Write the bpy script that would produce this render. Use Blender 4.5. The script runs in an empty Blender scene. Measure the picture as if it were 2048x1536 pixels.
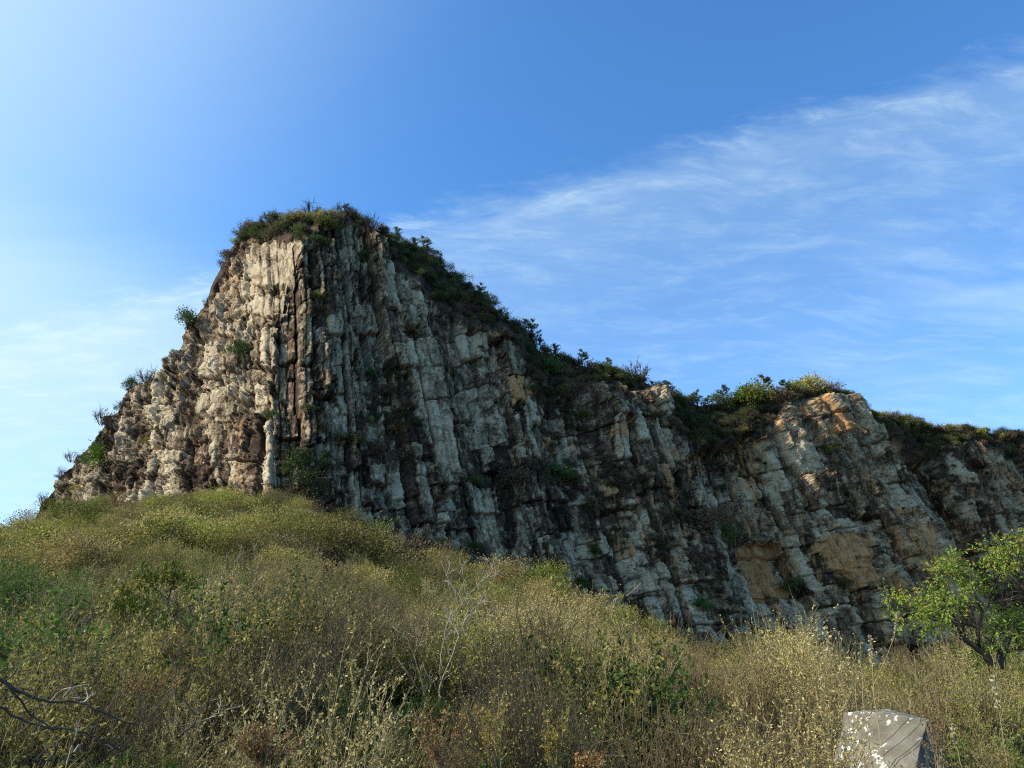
import bpy, math, random
import numpy as np
from mathutils import Vector, Matrix

rad = math.radians
C = bpy.context.scene
F = 1490.0                    # focal length in photo pixels (photo 2048 x 1536)
PITCH = rad(20.0)
CAM = np.array([0.0, 0.0, 1.6])
cP, sP = math.cos(PITCH), math.sin(PITCH)

# ------------------------------------------------------------------ camera
cam_d = bpy.data.cameras.new('camera')
cam_d.sensor_width = 36.0
cam_d.lens = F / 2048 * 36.0
cam_d.clip_start = 0.1
cam_d.clip_end = 9000
cam = bpy.data.objects.new('camera', cam_d)
cam.location = CAM
cam.rotation_euler = (rad(90) + PITCH, 0, 0)
C.collection.objects.link(cam)
C.camera = cam

# ------------------------------------------------------------------ light
SUN_AZ, SUN_EL = rad(-98), rad(36)
SUN_DIR = Vector((math.sin(SUN_AZ)*math.cos(SUN_EL), math.cos(SUN_AZ)*math.cos(SUN_EL), math.sin(SUN_EL)))
sd = bpy.data.lights.new('sun', 'SUN')
sd.energy = 4.5
sd.angle = rad(0.5)
sd.color = (1.0, 0.94, 0.84)
so = bpy.data.objects.new('sun', sd)
so.rotation_euler = SUN_DIR.to_track_quat('Z', 'Y').to_euler()
so.location = (-60, 0, 120)
C.collection.objects.link(so)

C.view_settings.view_transform = 'Standard'
C.view_settings.look = 'None'
C.view_settings.gamma = 1.0
C.view_settings.use_curve_mapping = False
C.view_settings.exposure = 0.5
C.render.engine = 'CYCLES'
C.cycles.use_denoising = False
C.cycles.filter_width = 1.15
C.cycles.max_bounces = 6
C.cycles.use_adaptive_sampling = False


def raydir(u, v):
    x = (np.asarray(u, float) - 1024) / F
    y = (768 - np.asarray(v, float)) / F
    return x, cP - y*sP, sP + y*cP


def rd(u, v):
    a, b, c = raydir(u, v)
    return Vector((float(a), float(b), float(c))).normalized()


# ---- node helper
class NT:
    def __init__(s, tree):
        s.t = tree; s.n = tree.nodes; s.n.clear()

    def add(s, typ, **kw):
        nd = s.n.new(typ)
        ins = kw.pop('ins', {})
        for k, v in kw.items():
            setattr(nd, k, v)
        for k, v in ins.items():
            s.set(nd, k, v)
        return nd

    def set(s, nd, k, v):
        if isinstance(v, bpy.types.NodeSocket):
            s.t.links.new(v, nd.inputs[k])
        else:
            nd.inputs[k].default_value = v

    def math(s, op, a, b=0.0, c=None, clamp=False):
        nd = s.add('ShaderNodeMath', operation=op, use_clamp=clamp)
        s.set(nd, 0, a); s.set(nd, 1, b)
        if c is not None: s.set(nd, 2, c)
        return nd.outputs[0]

    def maprange(s, v, a, b, c=0.0, d=1.0, mode='SMOOTHSTEP'):
        nd = s.add('ShaderNodeMapRange', interpolation_type=mode)
        s.set(nd, 0, v)
        for i, q in enumerate((a, b, c, d)): s.set(nd, i+1, q)
        return nd.outputs[0]

    def vmath(s, op, a, b=None):
        nd = s.add('ShaderNodeVectorMath', operation=op)
        s.set(nd, 0, a)
        if b is not None: s.set(nd, 1, b)
        return nd.outputs[1] if op in ('DOT_PRODUCT', 'LENGTH') else nd.outputs[0]

    def noise(s, vec, scale, detail=4, rough=0.55, dist=0.0, lac=2.0):
        nd = s.add('ShaderNodeTexNoise', ins={'Scale': scale, 'Detail': detail, 'Roughness': rough, 'Distortion': dist, 'Lacunarity': lac})
        if vec is not None: s.set(nd, 'Vector', vec)
        return nd.outputs[0]

    def mix(s, f, a, b, blend='MIX'):
        nd = s.add('ShaderNodeMix', data_type='RGBA', blend_type=blend)
        s.set(nd, 0, f); s.set(nd, 6, a); s.set(nd, 7, b)
        return nd.outputs[2]

    def ramp(s, f, stops, interp='LINEAR'):
        nd = s.add('ShaderNodeValToRGB')
        cr = nd.color_ramp; cr.interpolation = interp
        while len(cr.elements) < len(stops): cr.elements.new(0.5)
        for e, (p, col) in zip(cr.elements, stops):
            e.position = p; e.color = (*col, 1)
        s.set(nd, 0, f)
        return nd.outputs[0]


# ------------------------------------------------------------------ sky
w = bpy.data.worlds.new('World'); C.world = w; w.use_nodes = True
N = NT(w.node_tree)
sky = N.add('ShaderNodeTexSky', sky_type='NISHITA', sun_disc=False)
sky.sun_elevation = SUN_EL; sky.sun_rotation = SUN_AZ
sky.altitude = 300; sky.air_density = 1.0; sky.dust_density = 1.5; sky.ozone_density = 2.2
tc = N.add('ShaderNodeTexCoord').outputs['Generated']
dn = N.vmath('NORMALIZE', tc)
sep = N.add('ShaderNodeSeparateXYZ', ins={0: dn})
zc_ = N.math('ADD', N.math('MAXIMUM', sep.outputs[2], 0.0), 0.18)
cb = N.add('ShaderNodeCombineXYZ', ins={0: N.math('DIVIDE', sep.outputs[0], zc_), 1: N.math('DIVIDE', sep.outputs[1], zc_)})
plane = cb.outputs[0]
e1, e2 = rd(700, 465), rd(2048, 95)
ne = e1.cross(e2).normalized()
if ne.dot(rd(1400, 600)) < 0: ne = -ne
s_edge = N.vmath('DOT_PRODUCT', dn, tuple(ne))
# frame along the band in the sky plane
d1 = Vector((e1.x/(e1.z+.18), e1.y/(e1.z+.18), 0)); d2 = Vector((e2.x/(e2.z+.18), e2.y/(e2.z+.18), 0))
ang = math.atan2((d2-d1).y, (d2-d1).x)
warp = N.add('ShaderNodeTexNoise', ins={'Vector': plane, 'Scale': 2.2, 'Detail': 3.0})
wv = N.vmath('SCALE', N.vmath('SUBTRACT', warp.outputs[1], (.5, .5, .5)))
wv.node.inputs[3].default_value = 0.16
pw = N.vmath('ADD', plane, wv)


def streak(rot, sx, sy, scale, detail, rough, src=pw, dist=0.3):
    mp = N.add('ShaderNodeMapping', ins={0: src, 2: (0, 0, rot), 3: (sx, sy, 1)})
    mp.vector_type = 'POINT'
    return N.noise(mp.outputs[0], scale, detail, rough, dist)


n1 = streak(-ang, 1.8, 4.6, 3.6, 10, 0.68)            # filaments along the edge
n2 = streak(-ang + rad(70), 1.6, 4.8, 4.2, 9, 0.66)  # filaments combed across it
n3 = N.noise(plane, 1.3, 3, 0.5)
edge_j = N.math('ADD', s_edge, N.math('MULTIPLY', N.math('SUBTRACT', n1, 0.5), 0.09))
band = N.maprange(edge_j, -0.012, 0.035)
rim = N.math('MULTIPLY', band, N.maprange(s_edge, 0.02, 0.17, 1.0, 0.0))
fil = N.maprange(n1, 0.47, 0.74)
comb = N.maprange(n2, 0.40, 0.80)
veil = N.math('MULTIPLY', band, N.maprange(s_edge, 0.18, 0.62, 1.0, 0.62))  # veil held up behind the camera, added to whiten light on the shaded wall
m_rim = N.math('MULTIPLY', rim, N.math('ADD', N.math('MULTIPLY', fil, 0.26), 0.05))
m_comb = N.math('MULTIPLY', veil, N.math('ADD', N.math('MULTIPLY', comb, 0.20), N.math('MULTIPLY', n3, 0.30)))
m = N.math('ADD', m_rim, m_comb)
# low soft bank on the sunward side and thin whisps low on the right
azl = N.vmath('DOT_PRODUCT', dn, tuple(rd(-250, 800)))
lowl = N.math('MULTIPLY', N.maprange(azl, 0.86, 0.99), N.maprange(N.math('ADD', sep.outputs[2], N.math('MULTIPLY', N.math('SUBTRACT', streak(-ang, .5, 2., 2., 4, .5), .5), .10)), 0.50, 0.36))
m = N.math('ADD', m, N.math('MULTIPLY', lowl, 0.42))
lr = N.math('MULTIPLY', N.maprange(N.vmath('DOT_PRODUCT', dn, tuple(rd(2200, 800))), 0.93, 0.995), N.maprange(streak(rad(15), .5, 2., 2.5, 5, .55), .42, .7))
m = N.math('ADD', m, N.math('MULTIPLY', lr, 0.2))
gl = N.maprange(N.vmath('DOT_PRODUCT', dn, tuple(SUN_DIR)), 0.22, 0.92)
m = N.math('MINIMUM', N.math('ADD', m, N.math('MULTIPLY', N.math('MULTIPLY', gl, gl), 0.9)), 0.9)
ovh = N.maprange(sep.outputs[2], 0.0, 0.08)
m = N.math('MULTIPLY', m, ovh)
SKYC = N.mix(1.0, sky.outputs[0], (0.51, 0.97, 1.34, 1), 'MULTIPLY')
skc = N.mix(m, SKYC, (3.55, 4.6, 5.1, 1))
bg = N.add('ShaderNodeBackground', ins={0: skc, 1: 0.15})
wo = N.add('ShaderNodeOutputWorld', ins={0: bg.outputs[0]})


# ------------------------------------------------------------------ helpers
def link(o, parent=None):
    C.collection.objects.link(o)
    if parent is not None: o.parent = parent
    return o


def tag(o, label=None, cat=None, group=None, kind=None):
    if label: o['label'] = label
    if cat: o['category'] = cat
    if group: o['group'] = group
    if kind: o['kind'] = kind
    return o


def mesh_np(name, V, faces_idx, nper, mat=None, attrs=None, smooth=False):
    """V (n,3); faces_idx flat int; nper = verts per face (3 or 4)"""
    me = bpy.data.meshes.new(name)
    V = np.ascontiguousarray(V, dtype=np.float32); fi = np.ascontiguousarray(faces_idx, dtype=np.int32).ravel()
    nf = len(fi)//nper
    me.vertices.add(len(V)); me.vertices.foreach_set('co', V.ravel())
    me.loops.add(len(fi)); me.loops.foreach_set('vertex_index', fi)
    me.polygons.add(nf)
    me.polygons.foreach_set('loop_start', np.arange(0, nf*nper, nper, dtype=np.int32))
    if smooth: me.polygons.foreach_set('use_smooth', np.ones(nf, bool))
    if attrs:
        for k, a in attrs.items():
            at = me.attributes.new(k, 'FLOAT', 'POINT'); at.data.foreach_set('value', np.ascontiguousarray(a, dtype=np.float32))
    if mat: me.materials.append(mat)
    me.update(calc_edges=True)
    return me


def h2(i, j, s=0):
    i = np.asarray(i).astype(np.int64); j = np.asarray(j).astype(np.int64)
    h = (i*374761393 + j*668265263 + s*2147483647 + 1013904223) & 0xffffffff
    h = ((h ^ (h >> 13))*1274126177) & 0xffffffff
    h = ((h ^ (h >> 16))*2246822519) & 0xffffffff
    h = h ^ (h >> 15)
    return (h & 0xffffff)/float(0xffffff)


def vnoise(x, y, s=0):
    xi = np.floor(x); yi = np.floor(y)
    fx = x-xi; fy = y-yi
    fx = fx*fx*(3-2*fx); fy = fy*fy*(3-2*fy)
    a = h2(xi, yi, s); b = h2(xi+1, yi, s); c = h2(xi, yi+1, s); d = h2(xi+1, yi+1, s)
    return a+(b-a)*fx+(c-a)*fy+(a-b-c+d)*fx*fy


def fbm(x, y, s=0, o=4, g=0.5):
    r = 0; a = 1; t = 0
    for i in range(o):
        r = r + a*vnoise(x*2**i+i*17.3, y*2**i-i*9.1, s+i); t += a; a *= g
    return r/t


def sstep(x, a, b):
    t = np.clip((x-a)/(b-a), 0, 1)
    return t*t*(3-2*t)


def interp(x, kn):
    k = np.array(kn, float)
    return np.interp(x, k[:, 0], k[:, 1])


def inpoly(u, v, poly):
    r = np.zeros(u.shape, bool); n = len(poly)
    for i in range(n):
        x1, y1 = poly[i]; x2, y2 = poly[(i+1) % n]
        c = ((y1 > v) != (y2 > v)) & (u < (x2-x1)*(v-y1)/((y2-y1) if y2 != y1 else 1e-9)+x1)
        r ^= c
    return r


# ------------------------------------------------------------------ materials
def principled(name, rough=0.9):
    mt = bpy.data.materials.new(name); mt.use_nodes = True
    n = NT(mt.node_tree)
    p = n.add('ShaderNodeBsdfPrincipled', ins={'Roughness': rough})
    p.inputs['Specular IOR Level'].default_value = 0.15
    n.add('ShaderNodeOutputMaterial', ins={0: p.outputs[0]})
    return mt, n, p


def mat_rock():
    mt, n, p = principled('cliff_rock', 0.92)
    pos = n.add('ShaderNodeNewGeometry').outputs['Position']
    mp = n.add('ShaderNodeMapping', ins={0: pos, 3: (1, 1, 0.42)}).outputs[0]
    tone = n.add('ShaderNodeAttribute', attribute_name='tone').outputs['Fac']
    och = n.add('ShaderNodeAttribute', attribute_name='ochre').outputs['Fac']
    big = n.noise(mp, 0.22, 4, 0.6)
    mid = n.noise(mp, 1.3, 5, 0.68)
    fine = n.noise(pos, 4.5, 4, 0.7)
    lay = n.noise(n.add('ShaderNodeMapping', ins={0: pos, 3: (0.25, 0.25, 5.0), 2: (rad(4), rad(-5), 0)}).outputs[0], 1.3, 3, 0.6)
    t = n.math('ADD', tone, n.math('MULTIPLY', n.math('SUBTRACT', big, .5), 0.40))
    t = n.math('ADD', t, n.math('MULTIPLY', n.math('SUBTRACT', mid, .5), 0.75))
    spk = n.noise(n.add('ShaderNodeMapping', ins={0: pos, 3: (1, 1, .55)}).outputs[0], 2.6, 6, .78)
    t = n.math('ADD', t, n.math('MULTIPLY', n.math('SUBTRACT', spk, .5), 1.2))
    t = n.math('ADD', t, n.math('MULTIPLY', n.math('SUBTRACT', fine, .5), 1.0))
    t = n.math('ADD', t, n.math('MULTIPLY', n.math('SUBTRACT', lay, .5), 0.30))
    col = n.ramp(t, [(0.0, (0.028, 0.017, 0.010)), (0.27, (0.068, 0.043, 0.026)), (0.45, (0.135, 0.089, 0.052)), (0.60, (0.245, 0.174, 0.102)),
                     (0.76, (0.40, 0.302, 0.183)), (1.0, (0.55, 0.44, 0.285))])
    oc = n.ramp(n.math('ADD', n.math('MULTIPLY', mid, 0.7), n.math('MULTIPLY', fine, .35)), [(0.3, (0.26, 0.115, 0.045)), (0.5, (0.52, 0.24, 0.085)), (0.7, (0.62, 0.37, 0.17))])
    stk = n.noise(n.add('ShaderNodeMapping', ins={0: pos, 2: (0, rad(20), 0), 3: (1, 1, .12)}).outputs[0], 1.1, 4, .65)
    of = n.math('MULTIPLY', n.maprange(n.math('ADD', och, n.math('ADD', n.math('MULTIPLY', n.math('SUBTRACT', mid, .5), 1.3), n.math('MULTIPLY', n.math('SUBTRACT', stk, .5), 1.8))), 0.35, 0.8), 0.9)
    col = n.mix(of, col, oc)
    n.set(p, 'Base Color', col)
    hh = n.math('ADD', n.math('MULTIPLY', spk, 0.7), n.math('MULTIPLY', fine, 0.5))
    bm = n.add('ShaderNodeBump', ins={'Strength': 0.8, 'Distance': 0.30, 'Height': hh})
    n.set(p, 'Normal', bm.outputs[0])
    return mt


def mat_soil():
    mt, n, p = principled('dry_soil', 1.0)
    pos = n.add('ShaderNodeNewGeometry').outputs['Position']
    a = n.noise(pos, 0.6, 5, 0.6); b = n.noise(pos, 9.0, 4, 0.6)
    n.set(p, 'Base Color', n.ramp(n.math('ADD', n.math('MULTIPLY', a, .6), n.math('MULTIPLY', b, .4)),
          [(0.3, (0.035, 0.030, 0.018)), (0.5, (0.075, 0.062, 0.034)), (0.7, (0.13, 0.105, 0.06))]))
    bm = n.add('ShaderNodeBump', ins={'Strength': 0.7, 'Distance': 0.1, 'Height': b})
    n.set(p, 'Normal', bm.outputs[0])
    return mt


def mat_leaf(name, cols, trans=0.3, rough=0.7):
    """cols: list of albedo stops picked per leaf and per plant"""
    mt = bpy.data.materials.new(name); mt.use_nodes = True
    n = NT(mt.node_tree)
    lv = n.add('ShaderNodeAttribute', attribute_name='lv').outputs['Fac']
    oi = n.add('ShaderNodeObjectInfo').outputs['Random']
    f = n.math('ADD', n.math('MULTIPLY', lv, 0.6), n.math('MULTIPLY', oi, 0.4))
    k = len(cols)
    col = n.ramp(f, [(0.08+0.84*i/(k-1), c) for i, c in enumerate(cols)])
    col = n.mix(1.0, col, n.ramp(oi, [(0.0, (.55, .55, .55)), (1.0, (1.3, 1.3, 1.3))]), 'MULTIPLY')
    p = n.add('ShaderNodeBsdfPrincipled', ins={'Base Color': col, 'Roughness': rough})
    p.inputs['Specular IOR Level'].default_value = 0.2
    tr = n.add('ShaderNodeBsdfTranslucent', ins={0: col})
    mx = n.add('ShaderNodeMixShader', ins={0: trans, 1: p.outputs[0], 2: tr.outputs[0]})
    n.add('ShaderNodeOutputMaterial', ins={0: mx.outputs[0]})
    return mt


def mat_bark(name, c1, c2, sc=12.0):
    mt, n, p = principled(name, 0.9)
    pos = n.add('ShaderNodeTexCoord').outputs['Object']
    a = n.noise(n.add('ShaderNodeMapping', ins={0: pos, 3: (1, 1, .3)}).outputs[0], sc, 4, 0.65)
    n.set(p, 'Base Color', n.ramp(a, [(0.3, c1), (0.7, c2)]))
    bm = n.add('ShaderNodeBump', ins={'Strength': 0.6, 'Distance': 0.02, 'Height': a})
    n.set(p, 'Normal', bm.outputs[0])
    return mt


M = dict(
    rock=mat_rock(), soil=mat_soil(),
    straw=mat_leaf('straw_leaf', [(0.20, 0.125, 0.045), (0.34, 0.25, 0.085), (0.46, 0.37, 0.12), (0.58, 0.50, 0.22)]),
    olive=mat_leaf('olive_leaf', [(0.12, 0.10, 0.025), (0.24, 0.205, 0.04), (0.35, 0.30, 0.065), (0.46, 0.39, 0.12)]),
    yellowgreen=mat_leaf('yellow_green_leaf', [(0.11, 0.14, 0.02), (0.20, 0.22, 0.03), (0.30, 0.29, 0.04)]),
    green=mat_leaf('green_leaf', [(0.04, 0.075, 0.018), (0.075, 0.13, 0.025), (0.13, 0.20, 0.035)]),
    bright=mat_leaf('bright_green_leaf', [(0.07, 0.15, 0.015), (0.13, 0.25, 0.02), (0.24, 0.33, 0.03)], 0.35),
    darkgreen=mat_leaf('dark_green_leaf', [(0.045, 0.065, 0.02), (0.08, 0.105, 0.03), (0.13, 0.15, 0.04)]),
    brown=mat_leaf('brown_twig_leaf', [(0.085, 0.058, 0.036), (0.14, 0.095, 0.055), (0.20, 0.14, 0.075)], 0.15),
    rust=mat_leaf('rusty_leaf', [(0.26, 0.12, 0.045), (0.40, 0.20, 0.07), (0.46, 0.28, 0.10)], 0.25),
    gold=mat_leaf('golden_leaf', [(0.24, 0.17, 0.03), (0.36, 0.27, 0.04), (0.42, 0.34, 0.07)], 0.3),
    tree=mat_leaf('tree_leaf', [(0.05, 0.11, 0.018), (0.10, 0.19, 0.028), (0.20, 0.28, 0.04), (0.38, 0.38, 0.06)], 0.35),
    pale=mat_leaf('pale_seed', [(0.26, 0.22, 0.11), (0.40, 0.35, 0.19)], 0.2),
    twig=mat_bark('dry_twig', (0.11, 0.083, 0.042), (0.38, 0.31, 0.17), 9),
    palewood=mat_bark('pale_twig', (0.25, 0.20, 0.14), (0.45, 0.38, 0.27), 20),
    darktwig=mat_bark('dark_twig', (0.055, 0.038, 0.022), (0.23, 0.165, 0.095), 9),
    bark=mat_bark('dark_bark', (0.035, 0.028, 0.02), (0.13, 0.10, 0.07), 10),
)
for m_ in (M['rock'], M['soil']):
    pass

# ------------------------------------------------------------------ terrain
AZ_ = lambda u, v: (u-1024)/F/(cP+sP*(v-768)/F)
_hc = [(-900, 1085, 80), (-300, 1085, 88), (0, 1066, 90), (60, 1055, 90), (140, 1032, 89), (330, 1006, 86), (540, 1018, 80), (640, 1045, 76), (700, 1078, 72), (800, 1105, 68), (900, 1148, 64),
       (1150, 1240, 54), (1300, 1305, 47), (1450, 1352, 40), (1600, 1362, 33), (2048, 1355, 28), (2600, 1355, 26)]
T_A = np.array([AZ_(u, v) for u, v, d in _hc])
T_D = np.array([d for u, v, d in _hc], float)
T_E = np.array([raydir(u, v)[2]/raydir(u, v)[1] for u, v, d in _hc])


def terrain_z(x, y):
    x = np.asarray(x, float); y = np.asarray(y, float)
    yy = np.maximum(y, 0.01)
    a = np.clip(x/np.maximum(yy, 3), -1.4, 1.4)
    yc = np.interp(a, T_A, T_D); te = np.interp(a, T_A, T_E)
    zc = 1.6+yc*te
    r = yy/yc
    z = np.where(r < 1, zc*np.minimum(r, 1)**1.45, zc-0.22*(yy-yc))
    z = np.maximum(z, -14)
    z = z+(fbm(x*0.12, y*0.12, 3, 3)-.5)*2.4*sstep(y, 8, 40)+(fbm(x*.8, y*.8, 9, 2)-.5)*.16
    return z


def axis(lo, hi, step, far):
    a = list(np.arange(lo, hi+.01, step)); s = step
    while a[-1] < far: s *= 1.35; a.append(a[-1]+s)
    s = step
    while a[0] > -far: s *= 1.35; a.insert(0, a[0]-s)
    return np.array(a)


gx = axis(-90, 70, 0.8, 4000); gy = axis(-10, 130, 0.8, 4000)
GX, GY = np.meshgrid(gx, gy)
GZ = terrain_z(GX, GY)


def grid_faces(nr, nc):
    i = np.arange(nr*nc).reshape(nr, nc)
    return np.stack([i[:-1, :-1], i[:-1, 1:], i[1:, 1:], i[1:, :-1]], -1).reshape(-1, 4)


me = mesh_np('ground', np.stack([GX, GY, GZ], -1).reshape(-1, 3), grid_faces(*GX.shape), 4, M['soil'], smooth=True)
ground = link(bpy.data.objects.new('ground', me))
tag(ground, 'dry brown slope of soil and scrub rising to the foot of the cliff', kind='structure')

# ------------------------------------------------------------------ cliff
CREST = [(-300, 1110), (20, 1075), (60, 1040), (110, 965), (165, 905), (200, 860), (235, 822), (255, 790), (262, 776), (300, 762), (340, 722), (360, 700), (372, 658), (400, 628),
         (412, 606), (425, 572), (436, 545), (452, 515), (470, 488), (490, 462), (540, 440), (620, 438), (672, 432), (684, 420), (702, 422), (725, 442), (760, 466), (800, 490), (870, 508),
         (900, 545), (960, 590), (1000, 630), (1060, 672), (1080, 702), (1150, 725), (1270, 760), (1330, 785), (1400, 810), (1480, 800), (1560, 790), (1650, 785),
         (1692, 792), (1722, 826), (1800, 842), (1900, 858), (2048, 872), (2500, 905)]
EDGE = [(-300, 1110), (372, 658), (412, 606), (470, 492), (500, 480), (560, 476), (620, 470), (668, 440), (690, 432), (730, 452), (765, 470), (775, 512), (800, 530), (840, 560), (880, 600), (940, 645), (1000, 655), (1035, 680),
        (1060, 745), (1100, 790), (1170, 785), (1185, 772), (1235, 775), (1245, 785), (1325, 777), (1345, 830), (1395, 885), (1440, 885), (1500, 860), (1548, 850), (1565, 812), (1600, 800), (1690, 798), (1722, 840), (1745, 860),
        (1800, 872), (1850, 905), (1900, 892), (1960, 885), (2048, 915), (2500, 960)]
YW = [(-300, 158), (80, 126), (300, 108), (480, 97), (545, 94), (620, 96), (800, 104), (1100, 119), (1500, 142), (2048, 176), (2500, 205)]
KL = [(-300, .55), (300, .5), (500, .42), (600, .26), (1000, .28), (1500, .33), (2500, .35)]
LEAN = [(-300, -.10), (200, -.08), (400, -.02), (545, .02), (700, .07), (850, .20), (1050, .22), (1300, .32), (1500, .43), (1700, .52), (1900, .60), (2500, .7)]

uu = np.concatenate([np.arange(-300, 0, 6.0), np.arange(0, 2048, 1.5), np.arange(2048, 2500, 6.0)])
NR = 500
rr = np.linspace(0, 1, NR)
crest = interp(uu, CREST); crest = crest + (fbm(uu*.06, uu*0, 5, 3)-.5)*9
bot = interp(uu, [(-300, 1180), (400, 1090), (545, 1080), (700, 1150), (1000, 1250), (1450, 1370), (2500, 1400)])
U = np.repeat(uu[None, :], NR, 0)
V = crest[None, :]+(bot-crest)[None, :]*rr[:, None]
EDGEu = interp(uu, EDGE)+(fbm(uu*.09, uu*0+4, 6, 3)-.5)*22


def base_depth(U, V, eu):
    yw = interp(U, YW); k = interp(U, KL)
    dx, dy, dz = raydir(U, V); te = dz/dy
    Yr = (yw+1.6*k)/(1-k*te)
    _, ey, ez = raydir(U, eu); tee = ez/ey
    Ye = (yw+1.6*k)/(1-k*tee)
    kk = 0.95
    Ys = (Ye-kk*(Ye*tee))/(1-kk*te)
    return np.where(V < eu, np.maximum(Ys, Yr), Yr)


# smooth plan normal
yws = interp(uu, YW); xs = AZ_(uu, 900)*yws
ks = 41
ker = np.hanning(ks); ker /= ker.sum()
tx = np.gradient(xs, uu); ty = np.gradient(yws, uu)
txs = np.convolve(np.pad(tx, ks//2, 'edge'), ker, 'valid'); tys = np.convolve(np.pad(ty, ks//2, 'edge'), ker, 'valid')
nl = np.hypot(txs, tys)
NX = tys/nl; NY = -txs/nl
NZ = interp(uu, KL)*0.8

# column coordinate
cc = U.copy()
for _ in range(6):
    cc = U-interp(cc, LEAN)*(V-900)
wob = (fbm(U*.012, V*.012, 11, 3)-.5)
cw = cc+wob*9


def bounds(lo, hi, mean, sd, seed):
    r = np.random.RandomState(seed); b = [lo]
    while b[-1] < hi: b.append(b[-1]+max(mean*0.35, mean*math.exp(r.normal(0, sd))/math.exp(sd*sd/2)))
    return np.array(b)


def partition(c, v, b, hmean, seed, tilt=0.12):
    k = np.searchsorted(b, c)-1
    k = np.clip(k, 0, len(b)-2)
    wd = b[k+1]-b[k]; fx = (c-b[k])/wd
    h = hmean*np.exp((h2(k, 0*k, seed)-.5)*1.3)
    tl = (h2(k, 0*k+1, seed)-.5)*2*tilt
    tt = (v+tl*(c-b[k]))/h+h2(k, 0*k+2, seed)*10
    tt = tt+0.33*np.sin(tt*2.1+h2(k, 0*k+3, seed)*6.28)
    tt = tt+(vnoise(c*.12, v*.05, seed+3)-.5)*3/h
    j = np.floor(tt)
    return k, j, fx, tt-j, wd, h


LEFT = 1-sstep(U, 520, 575)            # left flank: broken, ledgy rock
b1 = bounds(-420, 2900, 52, 0.45, 21)
for must in (547, 640, 664, 718, 805, 916, 1180, 1322, 1560, 1700): b1[np.argmin(abs(b1-must))] = must
b1 = np.sort(b1)
b2 = bounds(-420, 2900, 19, 0.45, 22)
b3 = bounds(-420, 2900, 6.5, 0.45, 23)
k1, j1, f1, g1, w1, h1 = partition(cw, V, b1, 125, 31)
k2, j2, f2, g2, w2, h2_ = partition(cw+wob*5, V+U*0.05, b2, 62, 32, 0.25)
k3, j3, f3, g3, w3, h3 = partition(cw+(fbm(U*.06, V*.06, 12, 2)-.5)*2.5, V+U*.03, b3, 21, 33, 0.4)


def tri(f, pk, a, b):
    return np.where(f < pk, -a*(pk-f), -b*(f-pk))


def facets(x, y, seed, amp_off, amp_tilt):
    """irregular broken facets: nearest jittered cell, each with its own plane"""
    xi = np.floor(x); yi = np.floor(y)
    best = np.full(x.shape, 9.0); sec = np.full(x.shape, 9.0); val = np.zeros(x.shape); hid = np.zeros(x.shape)
    for a in (-1, 0, 1):
        for b in (-1, 0, 1):
            cx_ = xi+a; cy_ = yi+b
            px = cx_+h2(cx_, cy_, seed); py = cy_+h2(cx_, cy_, seed+1)
            ddx = x-px; ddy = y-py
            dd = np.maximum(np.abs(ddx), np.abs(ddy)*.8)+.25*np.hypot(ddx, ddy)
            vv = (h2(cx_, cy_, seed+2)-.5)*amp_off+ddx*(h2(cx_, cy_, seed+3)-.5)*amp_tilt+ddy*(h2(cx_, cy_, seed+4)-.5)*amp_tilt
            nearer = dd < best
            sec = np.where(nearer, best, np.minimum(sec, dd))
            val = np.where(nearer, vv, val); hid = np.where(nearer, h2(cx_, cy_, seed+5), hid)
            best = np.where(nearer, dd, best)
    return val, sec-best, hid



D = np.zeros(U.shape)
# L1
pk = 0.15+0.7*h2(k1, 0*k1, 41)
D += (h2(k1, 0*k1, 42)-.5)*17+(h2(k1, j1, 43)-.5)*22
D += tri(f1, pk, 0.75, 0.55)*w1*(0.15+0.75*h2(k1, j1, 44))
D += (g1-.5)*h1*(h2(k1, j1, 45)-.2)*0.13
# L2
pk2 = 0.15+0.7*h2(k2, 0*k2, 51)
D2 = (h2(k2, 0*k2, 52)-.5)*6+(h2(k2, j2, 53)-.5)*8
D2 += tri(f2, pk2, .8, .6)*w2*(h2(k2, j2, 54))*0.9
D2 += (g2-.5)*h2_*(h2(k2, j2, 55)-.25)*0.16
# L3
D3 = (h2(k3, j3, 61)-.5)*3.0+tri(f3, .5, .6, .6)*w3*h2(k3, j3, 62)*.7
D4 = np.zeros(U.shape)
rough = 0.55+0.9*sstep(fbm(U*.011, V*.008, 73, 3), .35, .7)
# macro relief in column coordinate
MAC = [(-300, 0), (300, 0), (500, 6), (545, 8), (560, -8), (585, -14), (640, -8), (660, 4), (716, 6), (730, -12), (795, -16), (812, 4), (860, 14), (910, 10), (922, -10), (1000, -4), (1040, -2), (1080, -14),
       (1150, -26), (1185, -10), (1230, 14), (1310, 26), (1345, 24), (1375, -14), (1440, -34), (1510, -22), (1560, 6), (1640, 30), (1720, 34), (1765, 26), (1790, -12), (1840, -26), (1900, -8), (1950, 4), (2000, -12), (2100, 6), (2900, 0)]
D += interp(cc, MAC)*1.25
D += (fbm(U*.006, V*.005, 77, 3)-.5)*26
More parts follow.
